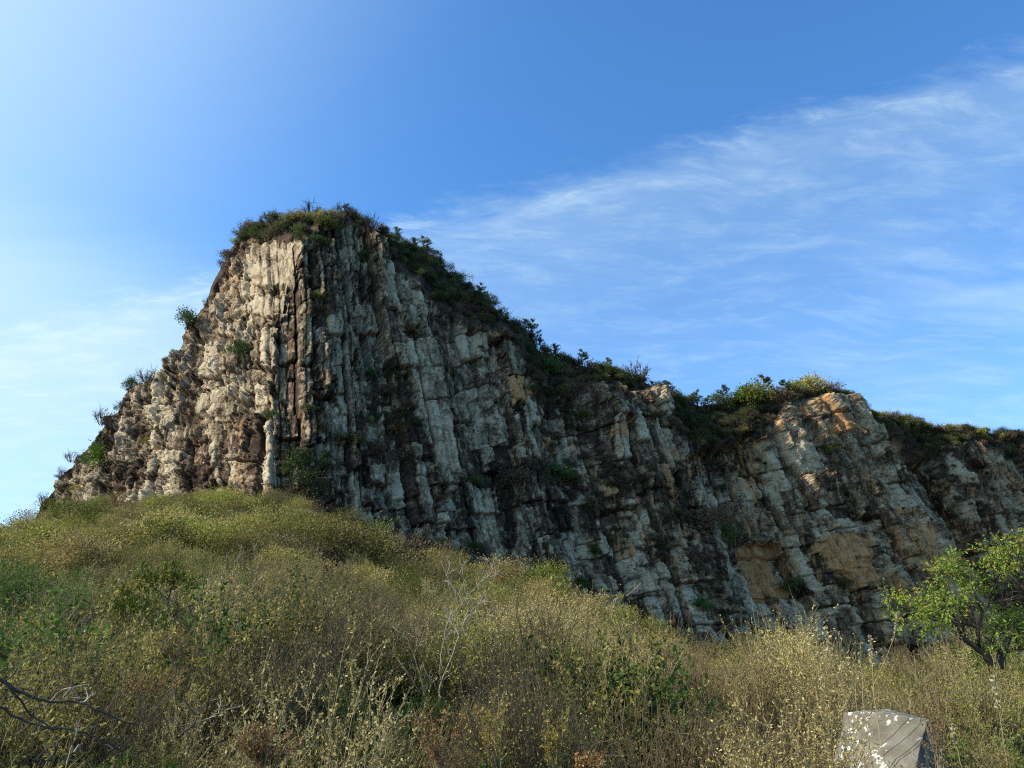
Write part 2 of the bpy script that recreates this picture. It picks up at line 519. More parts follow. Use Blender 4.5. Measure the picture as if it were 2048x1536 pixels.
# broken facets: coarse on the left flank, finer and elongated down the columns elsewhere
wx = (fbm(U*.02, V*.02, 201, 2)-.5)*4; wy = (fbm(U*.02, V*.02, 202, 2)-.5)*4
fa, ea, ha = facets((cw+wx)/46, (V+wy+U*.12)/44, 210, 30, 30)
fb, eb, hb = facets((cw+wx)/(17+0*U), (V+wy)/(24+0*U), 220, 11, 12)
fc, ec, hc_ = facets((cc+wx)/6.5, (V+wy)/11, 230, 5.0, 5.5)
b4 = bounds(-420, 2900, 30, 0.5, 24)
k4, j4, f4, g4, w4, h4 = partition(cw+V*.12, V+U*.10, b4, 36, 34, 0.3)
D4b = (h2(k4, j4, 251)-.5)*10+(f4-.5)*w4*(h2(k4, j4, 252)-.3)*.5+(g4-.5)*h4*(h2(k4, j4, 253)-.1)*.3
fd, ed, hd = facets((cw+wx)/11, (V+wy)/16, 260, 7, 8)
D4 = fd+(h2(np.round(U*.5), np.round(V*.55), 261)-.5)*1.3
D = D*(1-.65*LEFT)+LEFT*(fa*.30+D4b)
tone = LEFT*(h2(k4, j4, 254)-.5)*.26
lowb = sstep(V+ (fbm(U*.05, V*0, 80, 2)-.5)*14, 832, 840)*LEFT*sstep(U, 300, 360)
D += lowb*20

FEAT = [  # polygon, metres-ish (px) proud, tone, ochre, smoothness
    ([(528, 486), (585, 482), (612, 492), (604, 520), (583, 572), (508, 574), (520, 520)], 17, .92, 0.1, .8),
    ([(588, 476), (612, 478), (612, 506), (590, 504)], 12, .85, 0, .7),
    ([(512, 592), (578, 588), (574, 612), (572, 632), (505, 632), (502, 606)], 12, .95, 0, .8),
    ([(520, 664), (556, 660), (546, 732), (530, 742), (510, 712)], 15, .95, 0, .75),
    ([(405, 782), (474, 774), (478, 846), (440, 850), (402, 832)], 12, .85, .1, .6),
    ([(350, 702), (362, 702), (352, 744), (322, 752)], 8, .9, 0, .5),
    ([(255, 776), (290, 772), (292, 800), (250, 806)], 8, .8, 0, .5),
    ([(330, 830), (372, 812), (366, 850), (320, 872)], 9, .75, .1, .4),
    ([(803, 690), (828, 682), (866, 684), (880, 740), (890, 790), (905, 880), (914, 985), (888, 992), (868, 960), (850, 880), (822, 790)], 13, .86, .05, .92),
    ([(790, 612), (830, 608), (838, 654), (800, 656)], 13, .6, 0, .5),
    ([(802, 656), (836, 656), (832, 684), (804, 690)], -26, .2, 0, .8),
    ([(664, 600), (700, 598), (708, 640), (714, 700), (718, 760), (664, 700)], 8, .62, 0, .5),
    ([(664, 700), (712, 696), (718, 795), (718, 868), (682, 872), (672, 800)], 7, .78, 0, .7),
    ([(628, 660), (650, 660), (664, 786), (640, 790), (634, 740)], 12, .7, 0, .4),
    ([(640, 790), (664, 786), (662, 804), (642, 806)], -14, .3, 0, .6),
    ([(645, 806), (700, 800), (716, 865), (645, 880)], 3, .75, .15, .7),
    ([(684, 520), (716, 520), (712, 590), (686, 592)], 8, .5, 0, .3),
    ([(690, 440), (712, 446), (716, 520), (694, 520)], 8, .75, 0, .3),
    ([(744, 456), (766, 460), (770, 540), (750, 548)], 9, .42, 0, .3),
    ([(1004, 668), (1040, 664), (1052, 748), (1012, 752)], 17, .45, .1, .3),
    ([(1012, 754), (1050, 752), (1044, 802), (1022, 806)], 6, .6, 1.0, .8),
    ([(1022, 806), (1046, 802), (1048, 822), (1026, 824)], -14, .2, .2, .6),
    ([(1056, 762), (1076, 762), (1074, 794), (1058, 794)], 2, .5, .9, .6),
    ([(1098, 858), (1130, 858), (1134, 888), (1102, 886)], 6, .5, .85, .5),
    ([(1182, 772), (1232, 774), (1236, 812), (1190, 816)], 14, .55, 0, .1),
    ([(1208, 816), (1252, 812), (1254, 850), (1214, 852)], 16, .75, .2, .5),
    ([(1216, 854), (1242, 852), (1244, 880), (1220, 880)], 2, .7, .8, .5),
    ([(1298, 776), (1322, 776), (1338, 832), (1314, 844), (1304, 810)], 15, .82, 0, .4),
    ([(1342, 808), (1354, 810), (1362, 836), (1350, 842)], 10, .8, 0, .3),
    ([(1146, 880), (1186, 872), (1210, 970), (1166, 966)], 3, .82, .35, .6),
    ([(1340, 842), (1378, 850), (1402, 906), (1348, 902)], 9, .62, 0, .7),
    ([(1330, 906), (1360, 906), (1364, 948), (1336, 946)], 4, .7, .45, .5),
    ([(1376, 946), (1420, 944), (1444, 1016), (1400, 1020)], 10, .85, .05, .85),
    ([(1304, 944), (1326, 946), (1344, 1010), (1322, 1006)], 3, .6, .9, .6),
    ([(1364, 1024), (1440, 1018), (1452, 1052), (1420, 1030)], -4, .8, .65, .6),
    ([(936, 960), (996, 980), (1000, 1022), (954, 1020)], 10, .9, .1, .6),
    ([(940, 1030), (1000, 1036), (1040, 1150), (1010, 1150), (960, 1080)], 4, .72, 0, .6),
    ([(1032, 1010), (1072, 1006), (1078, 1150), (1044, 1150)], 6, .78, .25, .3),
    ([(742, 925), (782, 920), (788, 958), (750, 960)], 12, .85, .1, .6),
    ([(700, 975), (756, 970), (758, 1060), (720, 1056)], 6, .85, .0, .4),
    ([(1568, 838), (1640, 836), (1640, 880), (1576, 880)], 4, .5, 0, .2),
    ([(1576, 892), (1620, 894), (1640, 960), (1602, 966)], 2, .86, .3, .7),
    ([(1500, 985), (1528, 985), (1560, 1068), (1520, 1072)], 6, .55, .45, .5),
    ([(1530, 1010), (1570, 1030), (1576, 1066), (1536, 1074)], 12, .5, .4, .4),
    ([(1506, 1075), (1574, 1070), (1606, 1178), (1540, 1182)], -4, .5, .85, .7),
    ([(1552, 1072), (1576, 1070), (1610, 1180), (1584, 1180)], -10, .55, 1.0, .8),
    ([(1626, 1075), (1730, 1078), (1738, 1176), (1690, 1180), (1640, 1120)], -1, .62, .85, .7),
    ([(1786, 1070), (1830, 1072), (1860, 1160), (1822, 1160)], 2, .72, .65, .7),
    ([(1826, 1070), (1850, 1074), (1890, 1170), (1862, 1166)], 3, .7, .35, .8),
    ([(1856, 1076), (1886, 1080), (1906, 1120), (1876, 1120)], -4, .6, .75, .6),
    ([(1930, 1078), (1954, 1082), (1966, 1112), (1944, 1112)], -2, .6, .8, .6),
    ([(1788, 972), (1826, 972), (1876, 1066), (1840, 1072)], 7, .72, .0, .75),
    ([(1624, 800), (1700, 796), (1754, 880), (1744, 896), (1690, 872)], 7, .8, .35, .2),
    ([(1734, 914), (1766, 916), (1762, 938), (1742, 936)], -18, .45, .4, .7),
    ([(1620, 890), (1690, 880), (1740, 960), (1640, 960)], 0, .5, .1, .5),
    ([(1420, 1110), (1470, 1110), (1540, 1240), (1500, 1250)], 5, .68, .15, .3),
    ([(1770, 890), (1850, 930), (1920, 1060), (1880, 1060), (1800, 960)], 8, .62, .0, .5),
]
tone = tone+0.485+(h2(k1, j1, 81)-.5)*.26+(h2(k2, j2, 82)-.5)*.46+(h2(k3, j3, 83)-.5)*.20
tone += 0.34*(h2(k2, j2, 84) > .86)+0.22*(h2(k1, j1, 85) > .86)-.10*(h2(k2, 0*k2, 86) > .6)
# streaky weathering that runs down the columns
tone += (fbm(cc*.09, V*.012, 87, 3)-.5)*.40+(fbm(cc*.02, V*.006, 88, 2)-.5)*.24
tone += LEFT*.06
ochre = 0.16*(h2(k2, j2, 91) > .82)+0.22*sstep(fbm(cc*.02, V*.01, 92, 3), .52, .72)+.24*sstep(U, 1100, 1450)+.06  # wider ochre towards the right: warmer shade put into the rock colour
ochre += .20*sstep(U, 1560, 1600)*(1-sstep(V, 860, 900))
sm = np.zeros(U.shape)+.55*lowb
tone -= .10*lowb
jit_u = (hd-.5)*11+(hb-.5)*9; jit_v = (hd*7.3 % 1-.5)*9+(hb*5.7 % 1-.5)*9
featid = np.zeros(U.shape, int)
Uj = U+jit_u; Vj = V+jit_v
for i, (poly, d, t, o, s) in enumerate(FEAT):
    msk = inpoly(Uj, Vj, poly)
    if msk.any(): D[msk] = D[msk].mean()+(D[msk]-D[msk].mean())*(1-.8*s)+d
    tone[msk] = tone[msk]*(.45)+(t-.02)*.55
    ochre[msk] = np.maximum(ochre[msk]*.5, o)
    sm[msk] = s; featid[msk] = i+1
rough = rough*(1-.75*sm)
fmix = np.clip(.45+.55*LEFT+.5*(fbm(U*.012, V*.01, 240, 2)-.5)*2, .2, 1)
D += (D2*1.25+D3*1.2)*(1-.15*LEFT)*(1-.75*sm)+D4*rough*(.8+.1*LEFT)
D += fb*(.25+.75*LEFT)*fmix*(1-.8*sm)+fc*(.75+.35*fmix)*(1-.62*sm)
D -= 3.0*np.clip(1-ea/.05, 0, 1)*LEFT+2.0*np.clip(1-eb/.09, 0, 1)*fmix*(1-.7*sm)
tone += (hb-.5)*.22*fmix+(hc_-.5)*.20*(1-.5*sm)+.16*(hc_ > .86)-.05*LEFT*(ha-.5)
# cracks along column boundaries and joints
def crack(f, wd, width, depth):
    e = np.minimum(f, 1-f)*wd
    return -depth*np.clip(1-e/width, 0, 1)
CRK = crack(f2, w2, 2.2, 1)*(h2(k2, j2, 99) > .3)+crack(g2, h2_, 2.2, 1)*(h2(k2, j2, 97) > .35)+crack(f1, w1, 3.5, 1.2)+crack(g1, h1, 2.6, 1.2)
tone += .24*CRK*(1-.4*sm)  # soil, lichen and the shade of small overhangs put into the crack colour
D += crack(f1, w1, 3.6, 17)*(1-.6*LEFT)*(h2(k1, 0*k1, 98) > .25)+(crack(f2, w2, 2.0, 5.0)+crack(g2, h2_, 2.0, 4.5)*(h2(k2, j2, 97) > .4))*(1-.6*sm)+crack(g1, h1, 2.6, 8)
for_e = sstep(V-EDGEu[None, :], -6, 14)         # 0 on the shrubby top slope
D = D*(0.18+.82*for_e)+(1-for_e)*(fbm(U*.03, V*.03, 98, 4)-.5)*30
tone = tone*for_e+(1-for_e)*.22
ochre = ochre*for_e
# keep the crest line itself near the silhouette
D = D*(0.35+.65*sstep(rr, 0, .03)[:, None])

# shrubby gullies: darker earth between the blocks
GUL = [([(1110, 830), (1200, 900), (1350, 1010), (1440, 1080), (1420, 1150), (1300, 1130), (1180, 1060), (1120, 960), (1000, 960), (960, 930), (1100, 930)], 1.0),
       ([(730, 720), (800, 740), (830, 880), (760, 900), (720, 850)], .8),
       ([(560, 880), (650, 900), (650, 1010), (560, 990)], .9),
       ([(1380, 1120), (1440, 1130), (1500, 1230), (1400, 1240)], .8),
       ([(1080, 720), (1180, 780), (1180, 860), (1100, 820)], .9),
       ([(1350, 830), (1540, 850), (1550, 920), (1430, 960), (1380, 890)], .8),
       ([(1790, 880), (1960, 900), (1960, 1000), (1880, 1010), (1820, 960)], .8)]
gm = np.zeros(U.shape)
for poly, a in GUL:
    gm[inpoly(U+jit_u*4, V+jit_v*4, poly)] = a
gm *= sstep(fbm(U*.03, V*.03, 99, 3), .35, .6)
tone -= gm*.16
Y0 = base_depth(U, V, EDGEu[None, :])
dx, dy, dz = raydir(U, V)
P = np.stack([dx/dy*Y0, Y0, 1.6+dz/dy*Y0], -1)
nrm = np.stack([np.repeat(NX[None], NR, 0), np.repeat(NY[None], NR, 0), np.repeat(NZ[None], NR, 0)], -1)
nrm /= np.linalg.norm(nrm, axis=-1, keepdims=True)
P = P+nrm*(D*Y0/F)[..., None]

# far side of the ridge so that it is a solid mountain
back = []
for s, dr in ((1.5, .2), (4, 1.2), (9, 4), (16, 10), (26, 20), (40, 38), (60, 75), (90, 120)):
    q = P[0].copy(); q[:, 1] += s; q[:, 0] += np.where(uu < 420, .25*s, .1*s)
    q[:, 2] = np.maximum(q[:, 2]-dr+(fbm(q[:, 0]*.1, q[:, 1]*.1, 7, 3)-.5)*min(s, 5), -20)
    back.append(q)
Pall = np.concatenate([np.stack(back[::-1]), P], 0)
nb = len(back)
z_ = np.zeros((nb, len(uu)))
tone_a = np.concatenate([z_+.1, tone]); och_a = np.concatenate([z_, ochre])
nr, nc = Pall.shape[:2]
FA = grid_faces(nr, nc)[:, ::-1]
# which block a face belongs to
cell = (k1*400+(j1-j1.min())).astype(np.int64)*64
cell = np.where(featid > 0, featid+10**9, cell)
cell = np.where(for_e < .5, -1, cell)
cf = np.full((nr-1, nc-1), -1, np.int64)
cf[nb:, :] = cell[:-1, :-1]
inframe = np.zeros((nr-1, nc-1), bool)
inframe[nb:, :] = (U[:-1, :-1] > 0) & (U[:-1, :-1] < 2046)
hillv = interp(U, [(u, v) for u, v, d in _hc])
inframe[nb:, :] &= (V < hillv)[:-1, :-1]
cf = cf.ravel(); inf = inframe.ravel()
ids, cnt = np.unique(cf[(cf >= 0) & inf], return_counts=True)
order = np.argsort(-cnt)[:290]
keep = set(ids[order[cnt[order] > 60]].tolist())
Vf = Pall.reshape(-1, 3); ta = tone_a.ravel(); oa = och_a.ravel()


def submesh(name, fsel):
    f = FA[fsel]
    vi, inv = np.unique(f, return_inverse=True)
    return mesh_np(name, Vf[vi], inv.reshape(-1), 4, M['rock'], {'tone': ta[vi], 'ochre': oa[vi]})


kmask = np.isin(cf, np.array(sorted(keep)))
cliff = link(bpy.data.objects.new('cliff', submesh('cliff', ~kmask)))
tag(cliff, 'steep columnar grey rock cliff with a flat topped peak and shrubby crest', kind='structure')
srt = np.argsort(cf, kind='stable'); cs = cf[srt]
print('blocks', len(keep))
for cid in sorted(keep):
    a = np.searchsorted(cs, cid, 'left'); b = np.searchsorted(cs, cid, 'right')
    o = bpy.data.objects.new('rock_block', submesh('rock_block', srt[a:b]))
    if cid > 10**9:
        _, d_, t_, o_, _ = FEAT[cid-10**9-1]
        if o_ > .7: o['label'] = 'orange stained rock face'
        elif t_ > .8 and d_ > 8: o['label'] = 'clean pale grey rock block'
        elif d_ < -12: o['label'] = 'dark hollow under an overhang'
    link(o, cliff)


def cliff_pt(u, v):
    """world point of the rock surface that stands at photo position u, v"""
    i = int(np.clip(np.searchsorted(uu, u), 0, len(uu)-1))
    r = np.clip((v-crest[i])/(bot[i]-crest[i]), 0, 1)
    j = int(round(r*(NR-1)))
    return Vector(P[j, i]), Vector(nrm[j, i])

#VEG#
# ------------------------------------------------------------------ plants
class Geo:
    def __init__(s):
        s.v = []; s.q = []; s.mi = []; s.lv = []; s.nv = 0
        s.lp = []; s.ld = []; s.ls = []; s.lm = []; s.la = []

    def tube(s, pts, r0, r1, mi=0, sides=3):
        n = len(pts)
        for i, p in enumerate(pts):
            t = (pts[min(i+1, n-1)]-pts[max(i-1, 0)])
            if t.length < 1e-9: t = Vector((0, 0, 1))
            t.normalize()
            a = t.cross(Vector((0.31, 0.77, 0.2)))
            if a.length < .05: a = t.cross(Vector((1, 0, 0)))
            a.normalize(); b = t.cross(a)
            r = r0+(r1-r0)*i/(n-1)
            for k in range(sides):
                w_ = 2*math.pi*k/sides
                s.v.append(p+(a*math.cos(w_)+b*math.sin(w_))*r); s.lv.append(0.5)
        for i in range(n-1):
            for k in range(sides):
                k2_ = (k+1) % sides
                s.q.append((s.nv+i*sides+k, s.nv+i*sides+k2_, s.nv+(i+1)*sides+k2_, s.nv+(i+1)*sides+k)); s.mi.append(mi)
        s.nv += n*sides

    def leaf(s, p, d, size, mi=1, aspect=0.45):
        s.lp.append(p[:]); s.ld.append(d[:]); s.ls.append(size); s.lm.append(mi); s.la.append(aspect)

    def arrays(s, seed=0):
        r = np.random.RandomState(seed)
        V0 = np.array([x[:] for x in s.v], float).reshape(-1, 3); Q = np.array(s.q, int).reshape(-1, 4); MI = np.array(s.mi, int); LV = np.array(s.lv, float)
        if s.lp:
            p = np.array(s.lp); d = np.array(s.ld); sz = np.array(s.ls)[:, None]; asp = np.array(s.la)[:, None]
            d = d/np.maximum(np.linalg.norm(d, axis=1, keepdims=True), 1e-6)
            rnd = r.normal(size=p.shape); w_ = np.cross(d, rnd); w_ /= np.maximum(np.linalg.norm(w_, axis=1, keepdims=True), 1e-6)
            u_ = np.cross(d, w_)
            m = len(p)
            lift = u_*sz*.12
            quad = np.stack([p, p+d*sz*.5+w_*sz*asp*.5+lift, p+d*sz, p+d*sz*.5-w_*sz*asp*.5+lift], 1).reshape(-1, 3)
            base = len(V0)
            V0 = np.concatenate([V0, quad]); Q = np.concatenate([Q, base+np.arange(4*m).reshape(-1, 4)])
            MI = np.concatenate([MI, np.array(s.lm)]); LV = np.concatenate([LV, np.repeat(r.rand(m), 4)])
        return V0, Q, MI, LV

    def mesh(s, name, mats, seed=0):
        V0, Q, MI, LV = s.arrays(seed)
        me = mesh_np(name, V0, Q, 4, None, {'lv': LV})
        for m_ in mats: me.materials.append(m_)
        me.polygons.foreach_set('material_index', MI.astype(np.int32)); me.update()
        return me


R = random.Random(5)
def rv(s=1.0): return Vector((R.uniform(-s, s), R.uniform(-s, s), R.uniform(-s, s)))


def path(p, d, L, n, wob, up=0.0):
    pts = [p.copy()]; d = d.normalized()
    for i in range(n):
        d = (d+rv(wob)+Vector((0, 0, up))).normalized()
        p = p+d*(L/n); pts.append(p.copy())
    return pts


def shrub(H, W, stems, twigs, leaves, lsize, r0=0.006, aspect=.45, wob=.22, up=.10, spike=0.0, gw=None, gl=None, twl=.3, low=.25):
    """multi-stemmed shrub; returns Geo with stems (0) and leaves (1)"""
    g = gw or Geo(); gl = gl or g
    for _ in range(stems):
        a = R.uniform(0, 6.283); rr_ = math.sqrt(R.random())
        b = Vector((math.cos(a), math.sin(a), 0))
        h = H*R.uniform(.6, 1.0)*(1-.35*rr_)
        p0 = b*rr_*W*.16
        d = Vector((b.x*rr_*W*.5/h, b.y*rr_*W*.5/h, 1))
        pts = path(p0, d, h*1.05, 6, wob*.6, up)
        g.tube(pts, r0, r0*.35)
        for k in range(twigs):
            t = R.uniform(low, 1.0); i = min(int(t*6), 5); q = pts[i].lerp(pts[i+1], t*6-i)
            td = (pts[i+1]-pts[i]).normalized()+rv(.9)
            tp = path(q, td, H*twl*R.uniform(.5, 1.1), 3, wob, up)
            g.tube(tp, r0*.5, r0*.2)
            for m_ in range(leaves):
                s_ = R.random(); i2 = min(int(s_*3), 2); lp = tp[i2].lerp(tp[i2+1], s_*3-i2)
                gl.leaf(lp, (tp[i2+1]-tp[i2]).normalized()*.6+rv(.9), lsize*R.uniform(.6, 1.3), 1, aspect)
        if R.random() < spike:
            sp_ = path(pts[-1], pts[-1]-pts[-2], H*.25, 3, .08)
            g.tube(sp_, r0*.4, r0*.2)
            for m_ in range(18):
                s_ = R.random(); i2 = min(int(s_*3), 2)
                gl.leaf(sp_[i2].lerp(sp_[i2+1], s_*3-i2), rv(1), lsize*.6, 1, .6)
    return g


def dome(H, W, n, lsize, aspect=.5, clump=9, stems=10, r0=.02, g=None):
    """dense rounded crown built from leaf clumps on forked stems"""
    g = g or Geo()
    cs_ = []
    for i in range(clump):
        a = R.uniform(0, 6.283); el = R.uniform(.05, 1.45)
        rr_ = R.uniform(.55, .95)
        cs_.append(Vector((math.cos(a)*math.cos(el)*W*.5*rr_, math.sin(a)*math.cos(el)*W*.5*rr_, H*(.22+.62*math.sin(el)*rr_))))
    for c_ in cs_:
        mid_ = Vector((c_.x*.35, c_.y*.35, c_.z*.5))+rv(.05*H)
        g.tube([Vector((c_.x*.08, c_.y*.08, -.05*H)), mid_, c_], r0, r0*.35)
        cr_ = W*R.uniform(.17, .30)
        for k in range(n//clump):
            o_ = rv(1); o_.normalize(); o_ *= cr_*R.random()**.4; o_.z *= .8
            p = c_+o_
            if p.z < .03*H: p.z = abs(p.z)+.03
            g.leaf(p, o_.normalized()*.7+rv(.8)+Vector((0, 0, .3)), lsize*R.uniform(.6, 1.4), 1, aspect)
        for k in range(4):
            o_ = rv(1); o_.z = abs(o_.z); o_.normalize()
            tp = path(c_, o_, cr_*1.35, 3, .25, .1); g.tube(tp, r0*.3, r0*.1)
            for m_ in range(7):
                g.leaf(tp[R.randint(1, 3)], rv(1), lsize*.8, 1, aspect)
    return g


def tuft(n, H, spread, w=.004):
    g = Geo()
    for _ in range(n):
        a = R.uniform(0, 6.283); b = Vector((math.cos(a), math.sin(a), 0)); h = H*R.uniform(.5, 1)
        p0 = b*R.random()*spread*.3; d = (Vector((0, 0, 1))+b*R.uniform(.1, .7)).normalized()
        side = Vector((-b.y, b.x, 0))*w
        p1 = p0+d*h*.55; p2 = p1+(d+b*.5-Vector((0, 0, .15))).normalized()*h*.45
        i = g.nv; lv = R.random()
        for q_, k in ((p0, 1), (p1, .8), (p2, .12)): g.v += [q_-side*k, q_+side*k]; g.lv += [lv, lv]
        g.q += [(i, i+1, i+3, i+2), (i+2, i+3, i+5, i+4)]; g.mi += [1, 1]; g.nv += 6
    return g


protos = {}
def proto(kind, mats, geos):
    col = bpy.data.collections.new(kind+'_kinds')
    for i, g in enumerate(geos):
        col.objects.link(bpy.data.objects.new(kind+'_kind', g.mesh(kind, mats, i)))
    protos[kind] = col


T_, L_ = M['twig'], M
proto('straw_scrub', [M['twig'], M['straw']], [shrub(1.25, 1.5, 26, 10, 13, .029, spike=.35) for _ in range(3)])
proto('olive_scrub', [M['twig'], M['olive']], [shrub(1.15, 1.6, 24, 10, 13, .036, aspect=.5) for _ in range(3)])
proto('green_scrub', [M['twig'], M['green']], [shrub(1.0, 1.3, 18, 9, 15, .045, aspect=.55) for _ in range(2)])
proto('bare_twig_scrub', [M['darktwig'], M['olive']], [shrub(1.3, 1.3, 34, 9, 3, .026, r0=.0065, wob=.30) for _ in range(3)])
proto('yellow_green_scrub', [M['twig'], M['yellowgreen']], [shrub(1.1, 1.5, 22, 10, 14, .036, aspect=.5) for _ in range(2)])
proto('far_straw_scrub', [M['twig'], M['straw']], [dome(1.25, 2.2, 2600, .064, stems=10, clump=13, r0=.012) for _ in range(3)])
proto('far_olive_scrub', [M['twig'], M['olive']], [dome(1.4, 2.4, 2800, .068, clump=13, r0=.012) for _ in range(3)])
proto('far_yellow_scrub', [M['twig'], M['yellowgreen']], [dome(1.3, 2.3, 2800, .068, clump=13, r0=.012) for _ in range(2)])
proto('far_brown_scrub', [M['twig'], M['brown']], [dome(1.2, 2.3, 2000, .066, clump=13, r0=.014) for _ in range(2)])
proto('dry_grass', [M['straw'], M['straw']], [tuft(130, .75, .6) for _ in range(3)])
proto('low_green_herb', [M['twig'], M['green']], [shrub(.42, .7, 16, 6, 9, .055, r0=.003, aspect=.6, low=.1) for _ in range(2)])
proto('cliff_brown_scrub', [M['twig'], M['brown']], [dome(1.7, 2.6, 900, .17, clump=11, r0=.03) for _ in range(3)])
proto('cliff_dark_scrub', [M['bark'], M['darkgreen']], [dome(1.9, 2.6, 900, .18, clump=11, r0=.03) for _ in range(2)])
proto('cliff_grass', [M['olive'], M['olive']], [dome(.8, 2.0, 400, .16, clump=8, r0=.02) for _ in range(2)])


def scatter(name, kind, pts, rots, scls, label, cat='undergrowth'):
    me = bpy.data.meshes.new(name)
    me.from_pydata([tuple(p) for p in pts], [], [])
    a = me.attributes.new('rot', 'FLOAT_VECTOR', 'POINT'); a.data.foreach_set('vector', np.array(rots, np.float32).ravel())
    a = me.attributes.new('scl', 'FLOAT_VECTOR', 'POINT'); a.data.foreach_set('vector', np.array(scls, np.float32).ravel())
    o = link(bpy.data.objects.new(name, me))
    ng = bpy.data.node_groups.new(name, 'GeometryNodeTree')
    ng.interface.new_socket('Geometry', in_out='INPUT', socket_type='NodeSocketGeometry')
    ng.interface.new_socket('Geometry', in_out='OUTPUT', socket_type='NodeSocketGeometry')
    nn = ng.nodes; gi = nn.new('NodeGroupInput'); go = nn.new('NodeGroupOutput')
    ip = nn.new('GeometryNodeInstanceOnPoints'); ci = nn.new('GeometryNodeCollectionInfo')
    ci.inputs['Collection'].default_value = protos[kind]
    ci.inputs['Separate Children'].default_value = True; ci.inputs['Reset Children'].default_value = True
    ri = nn.new('FunctionNodeRandomValue'); ri.data_type = 'INT'
    ri.inputs['Min'].default_value = 0 if False else ri.inputs['Min'].default_value
    for s_ in ri.inputs:
        if s_.type == 'INT' and s_.name == 'Min': s_.default_value = 0
        if s_.type == 'INT' and s_.name == 'Max': s_.default_value = 5
    na = nn.new('GeometryNodeInputNamedAttribute'); na.data_type = 'FLOAT_VECTOR'; na.inputs[0].default_value = 'rot'
    nsx = nn.new('GeometryNodeInputNamedAttribute'); nsx.data_type = 'FLOAT_VECTOR'; nsx.inputs[0].default_value = 'scl'
    L = ng.links.new
    L(gi.outputs[0], ip.inputs['Points']); L(ci.outputs[0], ip.inputs['Instance'])
    ip.inputs['Pick Instance'].default_value = True
    out_i = [s_ for s_ in ri.outputs if s_.type == 'INT'][0]
    L(out_i, ip.inputs['Instance Index'])
    L(na.outputs[0], ip.inputs['Rotation']); L(nsx.outputs[0], ip.inputs['Scale'])
    L(ip.outputs[0], go.inputs[0])
    md = o.modifiers.new('scatter', 'NODES'); md.node_group = ng
    tag(o, label, cat, kind='stuff')
    return o


def pix(x, y, z):
    y_ = y*cP+(z-1.6)*sP; zz = -y*sP+(z-1.6)*cP
    return 1024+x/y_*F, 768-zz/y_*F


# --- scatter over the slope in front
rs = np.random.RandomState(8)
pts = []
def fill(y0, y1, dens, size):
    area = 0
    n = int(dens*(0.76*(y1*y1-y0*y0)+6*(y1-y0)))
    y = np.sqrt(rs.rand(n)*(y1*y1-y0*y0)+y0*y0); x = (rs.rand(n)*2-1)*(0.76*y+3)
    return x, y
bands = [(4.6, 9, 2.1, .72), (9, 16, 1.5, 1.0), (16, 30, .8, 1.1), (30, 98, .22, 1.0)]
S = {k: ([], [], []) for k in protos}
def put(kind, x, y, z, s, tilt=.12, sz=1.0):
    S[kind][0].append((x, y, z)); S[kind][1].append((R.uniform(-tilt, tilt), R.uniform(-tilt, tilt), R.uniform(0, 6.28))); S[kind][2].append((s, s, s*sz))
def clear(x, y):
    return any((x-a)**2+(y-b)**2 < r*r for a, b, r in CLEAR)
def at(u, v, Y):
    a, b, c = raydir(u, v); return Vector((float(a/b*Y), Y, float(1.6+c/b*Y)))
_b = at(1765, 1470, 8.0)
CLEAR = [(_b.x, _b.y, .75)]+[(at(1765, 1500, q).x, q, .55) for q in (5., 5.6, 6.2, 6.8, 7.2)]
